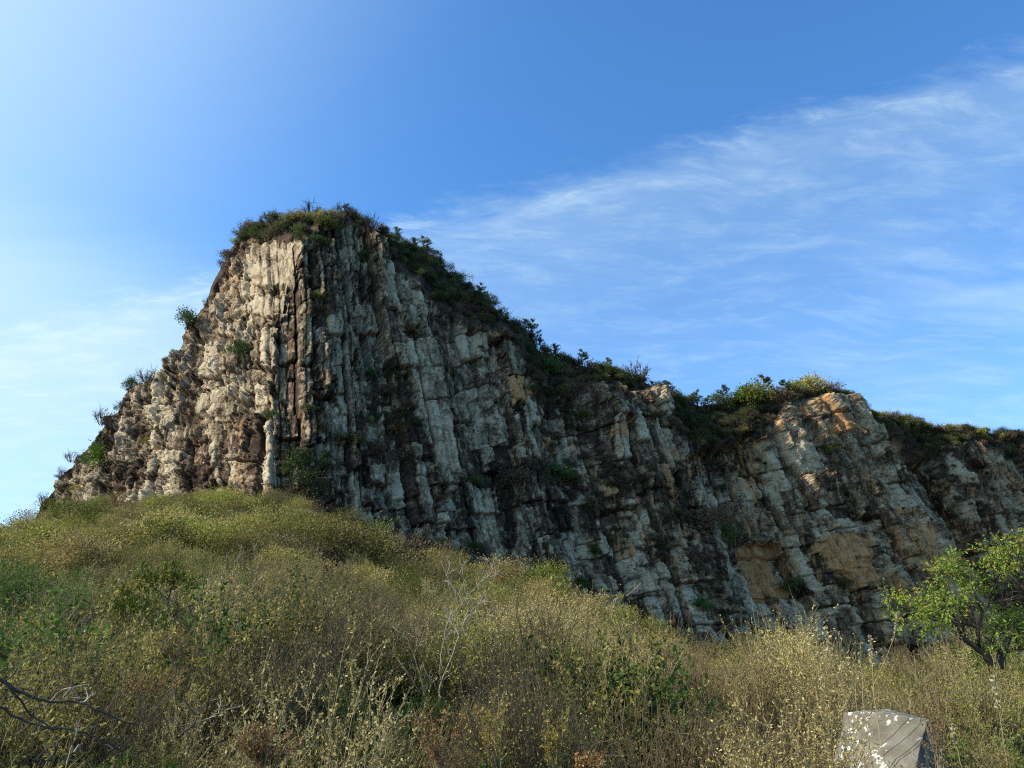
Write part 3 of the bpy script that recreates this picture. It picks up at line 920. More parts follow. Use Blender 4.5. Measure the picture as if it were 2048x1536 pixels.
for y0, y1, dens, size in bands:
    X, Y = fill(y0, y1, dens, size)
    Z = terrain_z(X, Y); UU, VV = pix(X, Y, Z)
    nz = fbm(X*.16, Y*.16, 301, 3); nz2 = fbm(X*.3+9, Y*.3, 302, 3)
    for x, y, z, u, v, a, b in zip(X, Y, Z, UU, VV, nz, nz2):
        if clear(x, y): continue
        ac = np.interp(x/max(y, 3), T_A, T_D)
        if y > ac+14: continue
        r_ = R.random()
        if y < 16:
            wts = dict(straw_scrub=.30, olive_scrub=.30, bare_twig_scrub=.17, yellow_green_scrub=.08, green_scrub=.08)
            if u < 300: wts.update(green_scrub=.22, olive_scrub=.34, straw_scrub=.2)
            if u > 1450: wts.update(straw_scrub=.42, bare_twig_scrub=.34, olive_scrub=.16)
            if y < 9: wts.update(bare_twig_scrub=.62, green_scrub=.13, straw_scrub=.18, olive_scrub=.22)
        elif y < 30:
            wts = dict(straw_scrub=.50, olive_scrub=.22, bare_twig_scrub=.12, yellow_green_scrub=.10, green_scrub=.03)
            if u < 330: wts = dict(olive_scrub=.4, green_scrub=.28, yellow_green_scrub=.2, straw_scrub=.1)
        else:
            wts = dict(far_straw_scrub=.26, far_olive_scrub=.46, far_yellow_scrub=.13, far_brown_scrub=.07)
            if u > 700: wts = dict(far_straw_scrub=.5, far_olive_scrub=.36, far_yellow_scrub=.12, far_brown_scrub=.06)
            if y > ac-2 and u > 700: wts = dict(far_brown_scrub=.7, far_olive_scrub=.4)
        ks_ = list(wts); ww = np.array([wts[k] for k in ks_])
        # patchiness: each kind has its own noise
        ph = np.array([math.exp(3.2*(math.sin(a*23+i*2.1)*.5+math.sin(b*19+i*1.3)*.5)) for i in range(len(ks_))])
        ww = ww*ph; ww /= ww.sum()
        k = ks_[int(np.searchsorted(np.cumsum(ww), R.random()).clip(0, len(ks_)-1))]
        s_ = size*R.uniform(.65, 1.3)*(1.0+.7*(a-.5)*2)
        if k.startswith('far'): s_ *= R.choice([.8, 1.0, 1.25, 1.5])
        if y < 6: s_ *= .62
        if (abs(u-875) < 90 and 6.3 < y < 11) or (abs(u-320) < 95 and 7.5 < y < 12.3): s_ *= .55
        if u > 1870 and 5.5 < y < 15.5: s_ *= .8
        if (1380 < u < 1500 or 1660 < u < 1880) and 9 < y < 34: s_ *= .66
        if u > 1690 and u < 1800 and y < 16: s_ *= .72
        put(k, x, y, z-.04, s_)
# extra spiky stems over the far domes so that they do not read as balls
X, Y = fill(28, 60, .14, 1)
Z = terrain_z(X, Y)
for x, y, z in zip(X, Y, Z):
    if y < np.interp(x/max(y, 3), T_A, T_D)+6: put('straw_scrub' if R.random() < .6 else 'olive_scrub', x, y, z, R.uniform(.9, 1.3))
X, Y = fill(4.2, 20, 1.3, 1); Z = terrain_z(X, Y)
for x, y, z in zip(X, Y, Z):
    if not clear(x, y): put('dry_grass', x, y, z-.02, R.uniform(.5, 1.1))
X, Y = fill(4.2, 12, 2.2, 1); Z = terrain_z(X, Y)
for x, y, z in zip(X, Y, Z):
    if not clear(x, y): put('low_green_herb', x, y, z-.02, R.uniform(.6, 1.2))

# --- brown scrub in the gullies and along the ledges of the cliff
def surf_points(n, maskf, seed):
    r = np.random.RandomState(seed); out = []
    for _ in range(n):
        i = r.randint(0, len(uu)); j = r.randint(2, NR-1)
        if r.rand() < maskf[j, i]: out.append((j, i))
    return out
upn = np.zeros(U.shape)
dPv = P[2:]-P[:-2]
upn[1:-1] = np.where(dPv[..., 2] < 0, np.hypot(dPv[..., 0], dPv[..., 1])/np.maximum(-dPv[..., 2], 1e-3), 0)*(D[2:] > D[:-2])   # ledges
led = np.clip(upn/2.2, 0, 1)
topm = (V < EDGEu[None, :]-2)*1.0
sizeY = Y0
gsel = gm*1.0+topm*1.0
vis = (U > -40) & (U < 2090) & (V < hillv+30)
for j, i in surf_points(15500, gsel*vis, 3)[:5200]:
    p = P[j, i]; t_ = topm[j, i] > 0
    dark = fbm(np.array(U[j, i]*.02), np.array(V[j, i]*.02), 310, 2)
    if t_:
        uq = U[j, i]; litr = 1460 < uq or uq < 700
        k = 'cliff_dark_scrub' if R.random() < (.45+(float(dark)-.5)*2) else ('cliff_brown_scrub' if R.random() < .65 else 'cliff_grass')
        s_ = R.uniform(.7, 1.35)
    else:
        k = 'cliff_brown_scrub' if R.random() < .85 else 'cliff_dark_scrub'; s_ = R.uniform(.45, .95)
    put(k, p[0], p[1], p[2]-.25*s_, s_, .3)
for j, i in surf_points(80000, led**2*.10*vis*(1-topm), 4)[:900]:
    p = P[j, i]; lf = LEFT[j, i]
    k = R.choice(['cliff_grass', 'cliff_brown_scrub']) if R.random() < .75 else 'cliff_dark_scrub'
    put(k, p[0], p[1], p[2]-.1, R.uniform(.2, .5), .3)
# foot of the cliff
for _ in range(900):
    u = R.uniform(560, 1650); v = float(np.interp(u, [q[0] for q in _hc], [q[1] for q in _hc]))-R.uniform(-20, 26)
    p, nn_ = cliff_pt(u, v)
    q = p+nn_*R.uniform(0, 3)
    if R.random() < .7: put(R.choice(['cliff_brown_scrub', 'cliff_brown_scrub', 'cliff_dark_scrub']), q.x, q.y, q.z-.5, R.uniform(.5, 1.0), .2)

LAB = dict(straw_scrub='straw coloured seeding scrub tangled over the near slope', olive_scrub='olive leaved scrub tangled over the near slope',
           green_scrub='fresh green scrub mixed into the dry slope', bare_twig_scrub='grey brown leafless twiggy scrub on the near slope',
           yellow_green_scrub='yellow green leafy scrub scattered on the dry slope', far_straw_scrub='straw coloured brush covering the upper slope',
           far_olive_scrub='olive brush covering the upper slope below the cliff', far_yellow_scrub='yellow green brush in patches on the upper slope',
           far_brown_scrub='dull brown brush at the top of the slope', dry_grass='dry straw grass under the scrub', low_green_herb='low green herbs between the twigs at the slope foot',
           cliff_brown_scrub='brown leafless brush in the gullies and on top of the cliff', cliff_dark_scrub='dark green brush covering the shoulder of the cliff',
           cliff_grass='olive grass clinging to ledges of the cliff')
for k, (a, b, c_) in S.items():
    if a: scatter(k, k, a, b, c_, LAB[k])
print('instances', {k: len(v[0]) for k, v in S.items()})


# ------------------------------------------------------------------ separate plants on the cliff
def split_mesh(g, name, mats, seed=0):
    """stems and leaves of a Geo as two meshes"""
    V0, Q, MI, LV = g.arrays(seed); out = []
    for mi in (0, 1):
        q = Q[MI == mi]
        if len(q) == 0: out.append(None); continue
        vi, inv = np.unique(q, return_inverse=True)
        out.append(mesh_np(name[mi], V0[vi], inv.reshape(-1), 4, mats[mi], {'lv': LV[vi]}))
    return out


def plant(name, g, mats, loc, label, cat, group=None, parts=('stem', 'foliage'), rz=0.0, s=1.0):
    root = link(bpy.data.objects.new(name, None)); root.location = loc; root.rotation_euler = (0, 0, rz); root.scale = (s, s, s)
    root.empty_display_size = .2
    tag(root, label, cat, group)
    for nm, me in zip(parts, split_mesh(g, parts, mats)):
        if me: link(bpy.data.objects.new(nm, me), root)
    return root


def copy_plant(root, loc, label, group=None, rz=0.0, s=(1, 1, 1)):
    r = root.copy(); C.collection.objects.link(r); r.location = loc; r.rotation_euler = (0, 0, rz); r.scale = s
    if label: r['label'] = label
    if group: r['group'] = group
    for ch in root.children:
        c_ = ch.copy(); C.collection.objects.link(c_); c_.parent = r
    return r


protos_cl = {}
def cliff_plant(kind, u, v, wpx, label, group=None, hs=1.0, push=.4, cat='shrub', lift=.3):
    """kind: dict entry; wpx: width in photo pixels"""
    p, nn_ = cliff_pt(u, v)
    s_ = wpx*p.y/F/2.6
    loc = p+nn_*push*s_-Vector((0, 0, lift*s_*2*hs))
    nm, mk, mats = CK[kind]
    if kind not in protos_cl or len(protos_cl[kind]) < 2:
        r = plant(nm, mk(), mats, loc, label, cat, group); r.scale = (s_, s_, s_*hs); r.rotation_euler.z = R.uniform(0, 6.28)
        protos_cl.setdefault(kind, []).append(r); return r
    return copy_plant(R.choice(protos_cl[kind]), loc, label, group, R.uniform(0, 6.28), (s_, s_, s_*hs))


def conifer():
    g = Geo()
    g.tube(path(Vector((0, 0, -.3)), Vector((.1, 0, 1)), 2.6, 5, .06), .10, .03, sides=5)
    for k in range(26):
        z = R.uniform(.5, 2.4); a = R.uniform(0, 6.28); L = (2.75-z)*.55+.2
        tp = path(Vector((0, 0, z)), Vector((math.cos(a), math.sin(a), .35)), L, 3, .15, .08); g.tube(tp, .03, .01)
        for m_ in range(34):
            s_ = R.uniform(.25, 1); i2 = min(int(s_*3), 2)
            g.leaf(tp[i2].lerp(tp[i2+1], s_*3-i2)+rv(.10), rv(.9)+Vector((0, 0, .8)), R.uniform(.12, .24), 1, .35)
    return g


CK = dict(
    green=('green_shrub', lambda: dome(2.0, 2.6, 1500, .15, clump=14, r0=.03), (M['bark'], M['green'])),
    bright=('bright_green_shrub', lambda: dome(1.8, 2.6, 1700, .16, clump=14, r0=.03), (M['bark'], M['bright'])),
    dark=('dark_shrub', lambda: dome(2.1, 2.6, 1400, .15, clump=14, r0=.03), (M['bark'], M['darkgreen'])),
    yellow=('yellow_shrub', lambda: dome(1.7, 2.6, 1100, .15, clump=12, r0=.03), (M['twig'], M['gold'])),
    ygreen=('yellow_green_shrub', lambda: dome(1.8, 2.6, 1200, .15, clump=12, r0=.03), (M['twig'], M['yellowgreen'])),
    brown=('brown_shrub', lambda: dome(1.8, 2.6, 1100, .15, clump=12, r0=.03), (M['twig'], M['brown'])),
    rust=('rusty_shrub', lambda: dome(1.5, 2.6, 900, .15, clump=11, r0=.03), (M['twig'], M['rust'])),
    bare=('bare_shrub', lambda: shrub(2.2, 2.8, 22, 9, 4, .10, r0=.03, twl=.28), (M['bark'], M['brown'])),
    conifer=('juniper_tree', conifer, (M['bark'], M['darkgreen'])),
    olive=('olive_shrub', lambda: dome(1.7, 2.6, 1200, .15, clump=12, r0=.03), (M['twig'], M['olive'])),
)
LIST = [
 ('bright', 200, 912, 78, 1.05, 'bright green bush on the left edge of the cliff'),
 ('green', 390, 656, 52, 1.0, 'dark green bush standing out on the left skyline below the peak'),
 ('green', 486, 716, 56, 1.1, 'green bush beside the pale block on the sunlit flank'),
 ('bare', 478, 745, 46, .8, 'brown bush just under the green bush on the sunlit flank'),
 ('green', 268, 762, 34, 1.1, 'small green tree on the pale shoulder block of the left skyline'),
 ('bare', 303, 748, 44, 1.0, 'grey twiggy bush right of the small skyline tree'),
 ('green', 238, 800, 24, 1.0, 'small bluish green bush low on the left skyline'),
 ('bare', 215, 822, 46, 1.1, 'grey brown bush below the small bluish bush'),
 ('bare', 150, 902, 34, .9, 'thin grey shrub left of the bright green bush'),
 ('bare', 125, 935, 26, .9, 'thin grey shrub low on the left skyline'),
 ('bare', 88, 1000, 28, .9, 'lowest grey shrub on the left skyline of the cliff'),
 ('bare', 22, 1060, 52, .9, 'pale grey bush at the foot of the left skyline'),
 ('yellow', 154, 980, 24, .8, 'small golden bush below the bright green bush'),
 ('ygreen', 292, 882, 30, .6, 'low yellow green bush on a ledge above the big dark bastion'),
 ('green', 352, 690, 16, 1., 'tiny green shrub hanging on the left skyline'),
 ('bare', 413, 606, 22, 1., 'wispy grey shrub at the notch of the left skyline'),
 ('yellow', 514, 462, 38, .9, 'yellow bush at the left end of the summit'),
 ('green', 522, 484, 26, .9, 'green bush under the yellow bush at the summit'),
 ('bare', 545, 440, 40, .9, 'brown twiggy bush on the left summit rim'),
 ('bare', 620, 436, 60, .9, 'grey feathery bush in the middle of the summit'),
 ('olive', 592, 448, 60, .8, 'olive bush on the left part of the summit'),
 ('ygreen', 650, 452, 56, .8, 'yellowish bush on the summit left of the rock spur'),
 ('dark', 600, 484, 34, .6, 'dark bush right of the square pale block below the summit'),
 ('green', 636, 490, 40, .7, 'green bush in the hollow right under the summit'),
 ('conifer', 691, 422, 26, .75, 'small dark juniper on top of the summit spur'),
 ('bare', 738, 440, 40, 1.1, 'leafless bush right of the summit spur'),
 ('bare', 712, 432, 30, 1.0, 'leafless bush close behind the summit spur'),
 ('green', 734, 506, 34, 1.1, 'green bush in the crack right of the summit spur'),
 ('conifer', 790, 474, 40, .9, 'dark evergreen on the upper right shoulder'),
 ('conifer', 845, 486, 46, .8, 'sunlit evergreen on the upper right shoulder'),
 ('conifer', 826, 500, 40, .8, 'second evergreen on the upper right shoulder'),
 ('yellow', 634, 596, 44, .8, 'yellow tipped bush on the ledge right of the pale blocks'),
 ('brown', 628, 622, 56, .6, 'brown bush below the yellow tipped bush'),
 ('green', 748, 742, 30, 1.0, 'green bush in the crack beside the long pale column'),
 ('brown', 770, 780, 50, .8, 'brown bush below the green bush in the crack'),
 ('green', 605, 935, 84, 1.1, 'large green shrub at the dark foot of the corner column'),
 ('dark', 612, 980, 76, .9, 'dark shrub under the large green shrub'),
 ('green', 545, 832, 36, .6, 'green bush on the corner of the big dark bastion'),
 ('dark', 615, 822, 34, .7, 'dark bush beside the corner column'),
 ('dark', 700, 880, 70, .5, 'flat dark bush at the foot of the cracked column'),
 ('rust', 797, 856, 34, .8, 'rust red bush left of the long pale column'),
 ('dark', 822, 850, 24, 1.0, 'small dark bush touching the long pale column'),
 ('rust', 758, 770, 20, .6, 'small rusty bush in the crack'),
 ('brown', 775, 905, 80, .8, 'broad brown bush below the rust red bush'),
 ('ygreen', 742, 838, 36, .8, 'yellow green bush left of the rust red bush'),
 ('brown', 640, 858, 44, .7, 'brown bush under the cracked column'),
 ('green', 950, 962, 34, .6, 'green bush on the pale block at the cliff foot'),
 ('rust', 965, 948, 24, .5, 'rusty bush above the pale block at the cliff foot'),
 ('brown', 1040, 965, 90, .7, 'wide brown bush on the lower terrace'),
 ('rust', 872, 1004, 24, .7, 'rusty shrub at the foot of the long pale column'),
 ('green', 1100, 742, 58, 1.0, 'green bush on the shaded slope under the ridge'),
 ('green', 1128, 940, 60, .7, 'green bush in the broad gully'),
 ('ygreen', 1155, 944, 36, .6, 'yellow green bush in the broad gully'),
 ('dark', 1282, 850, 44, .6, 'bluish green bush on the buttress ledge'),
 ('brown', 1330, 862, 44, .8, 'brown bush on the buttress ledge'),
 ('ygreen', 1172, 832, 46, .7, 'dull yellow bush above the broad gully'),
 ('green', 1480, 1066, 48, 1.4, 'green bush left of the orange stained face'),
 ('brown', 1400, 1060, 80, .8, 'brown bush below the square cut pale block'),
 ('dark', 1640, 914, 42, .6, 'dark green bush in the middle of the right buttress'),
 ('dark', 1698, 880, 28, .5, 'small dark bush near the top of the right buttress'),
 ('dark', 1618, 1166, 46, .9, 'dark bush at the lower corner of the orange face'),
 ('dark', 1680, 1172, 34, .9, 'small dark bush under the wide orange face'),
 ('green', 1378, 1226, 40, .8, 'green bush low down at the cliff foot'),
 ('green', 1168, 1165, 40, .8, 'green bush at the cliff foot above the dry slope'),
 ('dark', 940, 1108, 50, .7, 'dark bush at the cliff foot beside the pale slab'),
 ('ygreen', 1915, 985, 30, .6, 'yellowish bush in the right hand gully'),
 ('conifer', 1062, 650, 44, 1.0, 'dark evergreen jutting from the ridge line'),
 ('conifer', 1048, 640, 34, 1.0, 'slim dark evergreen on the ridge line'),
 ('conifer', 1162, 704, 44, .8, 'sunlit evergreen on the middle ridge'),
 ('conifer', 1212, 724, 36, .8, 'dark evergreen on the middle ridge'),
 ('bare', 1262, 742, 60, 1.0, 'leafless shrub spreading against the sky on the middle ridge'),
 ('conifer', 1340, 778, 30, .8, 'small evergreen at the dip of the ridge'),
 ('conifer', 1392, 790, 36, .9, 'bright evergreen at the dip of the ridge'),
 ('conifer', 1445, 792, 44, .9, 'evergreen at the left end of the right hand grove'),
 ('bright', 1485, 786, 60, .8, 'green tree in the sunlit grove on the right'),
 ('conifer', 1522, 774, 50, 1.0, 'tallest evergreen in the sunlit grove'),
 ('ygreen', 1500, 806, 80, .9, 'rounded yellow green tree in the sunlit grove'),
 ('conifer', 1566, 776, 40, .9, 'evergreen behind the brown bushes of the grove'),
 ('olive', 1610, 782, 80, .8, 'olive bush on top of the right buttress'),
 ('ygreen', 1585, 780, 50, .8, 'yellowish bush on top of the right buttress'),
 ('brown', 1545, 806, 60, .9, 'brown leafless bush between the grove and the buttress'),
 ('brown', 1650, 782, 56, .6, 'brown bush near the tip of the right buttress'),
 ('green', 1690, 784, 28, .7, 'small green bush at the tip of the right buttress'),
 ('green', 2005, 862, 26, .9, 'small tree standing up from the far right skyline'),
]
for kd, u, v, wp, hs, lb in LIST:
    cliff_plant(kd, u, v, wp*1.12, lb, hs=hs, cat='tree' if kd == 'conifer' else 'shrub')
# the rest of the shrubs along the skyline
G1 = 'shrubs along the cliff skyline'
u = 120
while u < 2090:
    v = float(interp(u, CREST))
    if u < 440: kd = R.choice(['bare', 'bare', 'brown']); wp = R.uniform(12, 24); step = R.uniform(22, 46)
    elif u < 760: kd = R.choice(['brown', 'bare', 'olive', 'ygreen', 'bare']); wp = R.uniform(26, 46); step = R.uniform(9, 17)
    elif u < 1460: kd = R.choice(['dark', 'dark', 'brown', 'bare', 'green', 'conifer']); wp = R.uniform(26, 46); step = R.uniform(10, 18)
    elif u < 1720: kd = R.choice(['olive', 'brown', 'ygreen', 'green']); wp = R.uniform(24, 42); step = R.uniform(10, 18)
    else: kd = R.choice(['olive', 'ygreen', 'olive', 'brown', 'bare']); wp = R.uniform(22, 40); step = R.uniform(8, 14)
    cl = {'bare': 'leafless grey brown', 'brown': 'brown', 'olive': 'olive', 'ygreen': 'yellow green', 'dark': 'dark green', 'green': 'green', 'conifer': 'dark evergreen'}[kd]
    cliff_plant(kd, u, v+R.uniform(0, 6), wp, cl+' shrub in the row along the cliff skyline', G1 + ', ' + cl, hs=R.uniform(.6, .95))
    u += step

# rounded shrubs on the upper slope
G2 = 'rounded shrubs on the slope below the cliff'
hp = {}
for kk_, (mk_, mt_, col_) in dict(a=(lambda: dome(1.3, 2.2, 2600, .07, clump=20, r0=.015), 'olive', 'olive'),
                                  b=(lambda: dome(1.3, 2.2, 2600, .07, clump=20, r0=.015), 'yellowgreen', 'yellow green'),
                                  c=(lambda: dome(1.3, 2.2, 2200, .07, clump=20, r0=.015), 'straw', 'straw coloured')).items():
    hp[kk_] = (mk_, mt_, col_)
HR = {}
spots = [(520, 1062, 'b'), (546, 1075, 'b'), (370, 1015, 'a'), (450, 1022, 'a'), (300, 1016, 'a'), (210, 1028, 'a'), (150, 1040, 'b'), (100, 1058, 'a'), (590, 1030, 'c'), (640, 1060, 'c'),
         (700, 1070, 'c'), (730, 1100, 'b'), (680, 1120, 'b'), (780, 1120, 'a'), (860, 1145, 'b'), (820, 1175, 'a'), (920, 1170, 'c'), (600, 1100, 'a'), (480, 1110, 'a'), (400, 1080, 'b'),
         (260, 1070, 'c'), (330, 1060, 'a'), (560, 1130, 'a'), (640, 1150, 'c'), (740, 1160, 'a'), (1000, 1200, 'c'), (1080, 1200, 'c'), (1120, 1190, 'b'), (1180, 1225, 'c'), (1240, 1250, 'b'),
         (1300, 1262, 'b'), (1360, 1280, 'a'), (1420, 1295, 'c'), (60, 1080, 'a'), (180, 1080, 'b'), (20, 1090, 'b')]
for u, v, k in spots:
    a = AZ_(u, v); yc = float(np.interp(a, T_A, T_D))
    ys = np.linspace(12, yc, 200); vs = pix(a*ys, ys, terrain_z(a*ys, ys)+.6)[1]
    y = float(ys[np.argmin(abs(vs-v))]); x = a*y
    mk_, mt_, col_ = hp[k]
    lb = col_+' rounded shrub on the slope below the cliff'
    s_ = R.uniform(.8, 1.25)
    if k not in HR:
        HR[k] = plant('slope_shrub', mk_(), (M['twig'], M[mt_]), (x, y, float(terrain_z(x, y))-.05), lb, 'shrub', G2+', '+col_, s=s_)
    else:
        copy_plant(HR[k], (x, y, float(terrain_z(x, y))-.05), lb, G2+', '+col_, R.uniform(0, 6), (s_, s_, s_*R.uniform(.8, 1.1)))


# ------------------------------------------------------------------ named plants close to the camera
def poly3(pts_px, Y, dy=0.0, n=3, wob=.01):
    """photo polyline -> smooth 3D path round distance Y"""
    P_ = [at(u, v, Y+dy*i/(max(1, len(pts_px)-1))+R.uniform(-.04, .04)*Y*.1) for i, (u, v) in enumerate(pts_px)]
    out = []
    for i in range(len(P_)-1):
        for k in range(n): out.append(P_[i].lerp(P_[i+1], k/n)+rv(wob)*(1 if k else .3))
    out.append(P_[-1]); return out


def local(pts_, loc): return [p-loc for p in pts_]


# big broadleaf tree on the right
YT = 15.0
base = at(1992, 1372, YT); base.z = float(terrain_z(base.x, base.y))-.1
tree = link(bpy.data.objects.new('broadleaf_tree', None)); tree.location = base
tag(tree, 'crooked broadleaf tree with yellow tipped green leaves by the right edge', 'tree')
def limb(name, px, r0, r1, dy=0., mat='bark', parent=tree, Y=YT, loc=base, twigs=0, sides=7, tl=.35):
    g = Geo(); pp = local(poly3(px, Y, dy), loc); g.tube(pp, r0, r1, sides=sides)
    for k in range(twigs):
        i = R.randint(1, len(pp)-1); f = i/(len(pp)-1)
        d = (pp[i]-pp[i-1]).normalized()*.6+rv(.9)+Vector((0, 0, .25))
        q = path(pp[i], d, tl*R.uniform(.5, 1.3), 4, .3, .03); g.tube(q, max(r1*.6, .006), .003)
        for _ in range(2):
            q2 = path(q[R.randint(1, 3)], rv(1)+d, tl*.5*R.uniform(.5, 1.2), 3, .35, .03); g.tube(q2, .005, .002)
    me = g.mesh(name, [M[mat]]); me.polygons.foreach_set('use_smooth', np.ones(len(me.polygons), bool))
    return link(bpy.data.objects.new(name, me), parent)
limb('trunk', [(1992, 1385), (1990, 1355), (1984, 1330), (1968, 1306), (1950, 1292), (1922, 1275)], .085, .05, sides=9)
limb('trunk', [(1996, 1380), (2000, 1335), (2003, 1306), (2012, 1278), (2029, 1254), (2052, 1236), (2100, 1190), (2130, 1150)], .09, .04, .4, sides=9)
limb('branch', [(1958, 1298), (1955, 1284), (1957, 1255), (1964, 1224), (1951, 1198), (1941, 1171), (1943, 1146)], .05, .012, -.4, twigs=16)
limb('branch', [(1966, 1218), (1978, 1207), (2000, 1203), (2023, 1200), (2060, 1190)], .028, .012, -.3, twigs=14)
limb('branch', [(2003, 1306), (2023, 1298), (2048, 1297), (2090, 1300)], .04, .02, -.5, twigs=8)
limb('branch', [(1960, 1262), (1940, 1248), (1925, 1234), (1916, 1216), (1903, 1192), (1885, 1174), (1868, 1160)], .03, .008, .3, twigs=16)
limb('branch', [(1940, 1250), (1908, 1244), (1870, 1240), (1832, 1228), (1799, 1213), (1784, 1200)], .028, .008, -.3, twigs=16)
limb('branch', [(2100, 1230), (2062, 1190), (2033, 1160), (2008, 1145), (1984, 1128), (1968, 1110)], .04, .01, .4, twigs=14)
limb('branch', [(2070, 1200), (2050, 1150), (2040, 1110), (2040, 1085)], .03, .01, 0, twigs=10)
limb('branch', [(1976, 1205), (1985, 1180), (2000, 1165), (2030, 1160)], .018, .006, -.2, twigs=12)
limb('branch', [(1984, 1330), (1975, 1300), (1985, 1270), (2010, 1250), (2030, 1228)], .03, .01, .5, twigs=10)
limb('branch', [(2003, 1310), (1985, 1285), (1965, 1270)], .02, .008, -.3, twigs=6)
CL = [(1908, 1128, 24, 0), (1873, 1145, 18, .3), (1895, 1135, 26, .2), (1935, 1143, 22, 0), (1912, 1150, 24, 0), (1867, 1192, 24, 0), (1857, 1208, 22, 0), (1888, 1216, 26, 0), (1861, 1236, 24, 0), (1850, 1246, 20, 0), (1890, 1190, 20, 0),
      (1799, 1190, 13, 1), (1828, 1188, 12, 1), (1779, 1187, 14, .2), (1787, 1200, 12, 0), (1789, 1224, 14, 0), (1808, 1240, 14, 0), (1822, 1210, 12, 0), (1840, 1222, 14, 0), (1959, 1173, 22, 0), (1947, 1212, 16, 0), (1927, 1190, 18, 0),
      (1974, 1103, 20, .3), (2004, 1095, 24, .2), (1994, 1117, 20, 0), (2023, 1107, 22, .3), (2039, 1087, 24, .5), (2052, 1075, 22, .5), (2075, 1085, 26, .3), (2002, 1148, 16, 0), (2015, 1142, 12, 0), (2048, 1115, 20, 0), (2090, 1120, 26, 0),
      (1994, 1226, 16, 0), (2013, 1222, 18, 0), (2039, 1226, 22, 0), (1982, 1236, 14, 0), (2070, 1235, 26, 0), (1965, 1270, 14, 0), (1974, 1284, 16, 0), (2004, 1286, 16, 0), (2033, 1284, 18, 0), (2048, 1275, 16, 0), (2060, 1260, 18, 0),
      (1955, 1306, 12, 0), (1973, 1165, 14, 0), (1880, 1248, 14, 0), (1930, 1165, 16, 0), (2020, 1245, 16, 0)]
g = Geo()
for u, v, r, yl in CL:
    c_ = at(u, v, YT+R.uniform(-.5, .5))-base; rr_ = r/F*YT*.88
    for k in range(int(4+r*r*.05)):
        o_ = rv(1); o_.normalize(); o_ *= rr_*R.random()**.5
        p = c_+o_
        ax = (o_.normalized()+rv(.6)+Vector((0, 0, -.1))).normalized()
        g.tube([c_+o_*.5, p], .004, .002)
        for s_ in range(7):     # a spray of drooping leaflets
            g.leaf(p+ax*.028*s_, (ax*.5+rv(.8)+Vector((0, 0, -.35))), R.uniform(.048, .085), 2 if R.random() < yl*.6+.04 else 1, .42)
V0, Q, MI, LV = g.arrays(3)
me = mesh_np('crown', V0, Q, 4, None, {'lv': LV})
for m_ in (M['twig'], M['tree'], M['gold']): me.materials.append(m_)
me.polygons.foreach_set('material_index', MI.astype(np.int32)); me.update()
link(bpy.data.objects.new('crown', me), tree)

# bare sapling in the middle
def sapling(name, label, cat, basepx, Y, limbs, mat, leafs=(), lmat='green', r=.012, tw=10, lsz=.06):
    b = at(basepx[0], basepx[1], Y); b.z = float(terrain_z(b.x, b.y))-.05
    root = link(bpy.data.objects.new(name, None)); root.location = b; tag(root, label, cat)
    first = True
    for i, px in enumerate(limbs):
        limb('stem' if i == 0 else 'branch', px, r*(1 if i == 0 else .8), .003, R.uniform(-.3, .3), mat, root, Y, b, twigs=tw, sides=5, tl=.28)
    g0 = Geo(); g0.tube([Vector((0, 0, 0)), at(limbs[0][0][0], limbs[0][0][1], Y)-b], r*1.2, r, sides=5)
    link(bpy.data.objects.new('root_stem', g0.mesh('root_stem', [M[mat]])), root)
    if leafs:
        g_ = Geo()
        for u, v, rp in leafs:
            c_ = at(u, v, Y+R.uniform(-.3, .3))-b; rr_ = rp/F*Y
            for k in range(int(rp*1.6)):
                o_ = rv(rr_); ax = (rv(1)+Vector((0, 0, -.3))).normalized()
                for s_ in range(7): g_.leaf(c_+o_+ax*.03*s_, ax*.4+rv(.7)+Vector((0, 0, -.5)), lsz*R.uniform(.7, 1.3), 1, .35)
        link(bpy.data.objects.new('foliage', g_.mesh('foliage', [M['twig'], M[lmat]])), root)
    return root
sapling('bare_sapling', 'pale leafless sapling with forked stems in the middle of the slope', 'sapling', (880, 1400), 11.0,
        [[(879, 1378), (887, 1352), (902, 1317), (919, 1271), (930, 1241), (937, 1214), (941, 1186), (960, 1165), (978, 1143), (986, 1128)],
         [(882, 1360), (879, 1340), (885, 1296), (890, 1261), (902, 1227), (926, 1206), (938, 1186), (930, 1160), (915, 1140)],
         [(919, 1271), (908, 1252), (900, 1244)], [(880, 1354), (868, 1362), (862, 1366)], [(930, 1241), (945, 1220), (960, 1205), (972, 1198)],
         [(960, 1165), (975, 1155), (992, 1150)], [(926, 1206), (918, 1190), (905, 1172), (893, 1152)]], 'palewood', r=.013, tw=7)
sapling('bare_sapling', 'darker leafless sapling leaning left beside the pale forked one', 'sapling', (858, 1425), 10.4,
        [[(853, 1403), (843, 1360), (828, 1311), (816, 1279), (796, 1262), (783, 1251), (768, 1220)], [(828, 1311), (834, 1288), (833, 1262), (834, 1247)],
         [(840, 1385), (815, 1345), (795, 1318), (785, 1305)]], 'twig', r=.011, tw=8)
sapling('leafy_sapling', 'young tree with hanging pinnate leaves on the left of the slope', 'sapling', (362, 1320), 12.5,
        [[(359, 1293), (350, 1254), (348, 1234), (336, 1199), (320, 1184), (305, 1172), (285, 1150)], [(348, 1234), (358, 1222), (371, 1213), (392, 1210), (410, 1203)],
         [(336, 1199), (345, 1170), (360, 1150)]], 'bark',
        [(234, 1195, 12), (250, 1175, 14), (262, 1205, 14), (285, 1160, 16), (320, 1145, 16), (345, 1150, 12), (367, 1156, 14), (300, 1210, 14), (240, 1215, 10), (350, 1130, 12), (290, 1135, 14), (380, 1170, 10)], 'yellowgreen', .014, 8, .07)
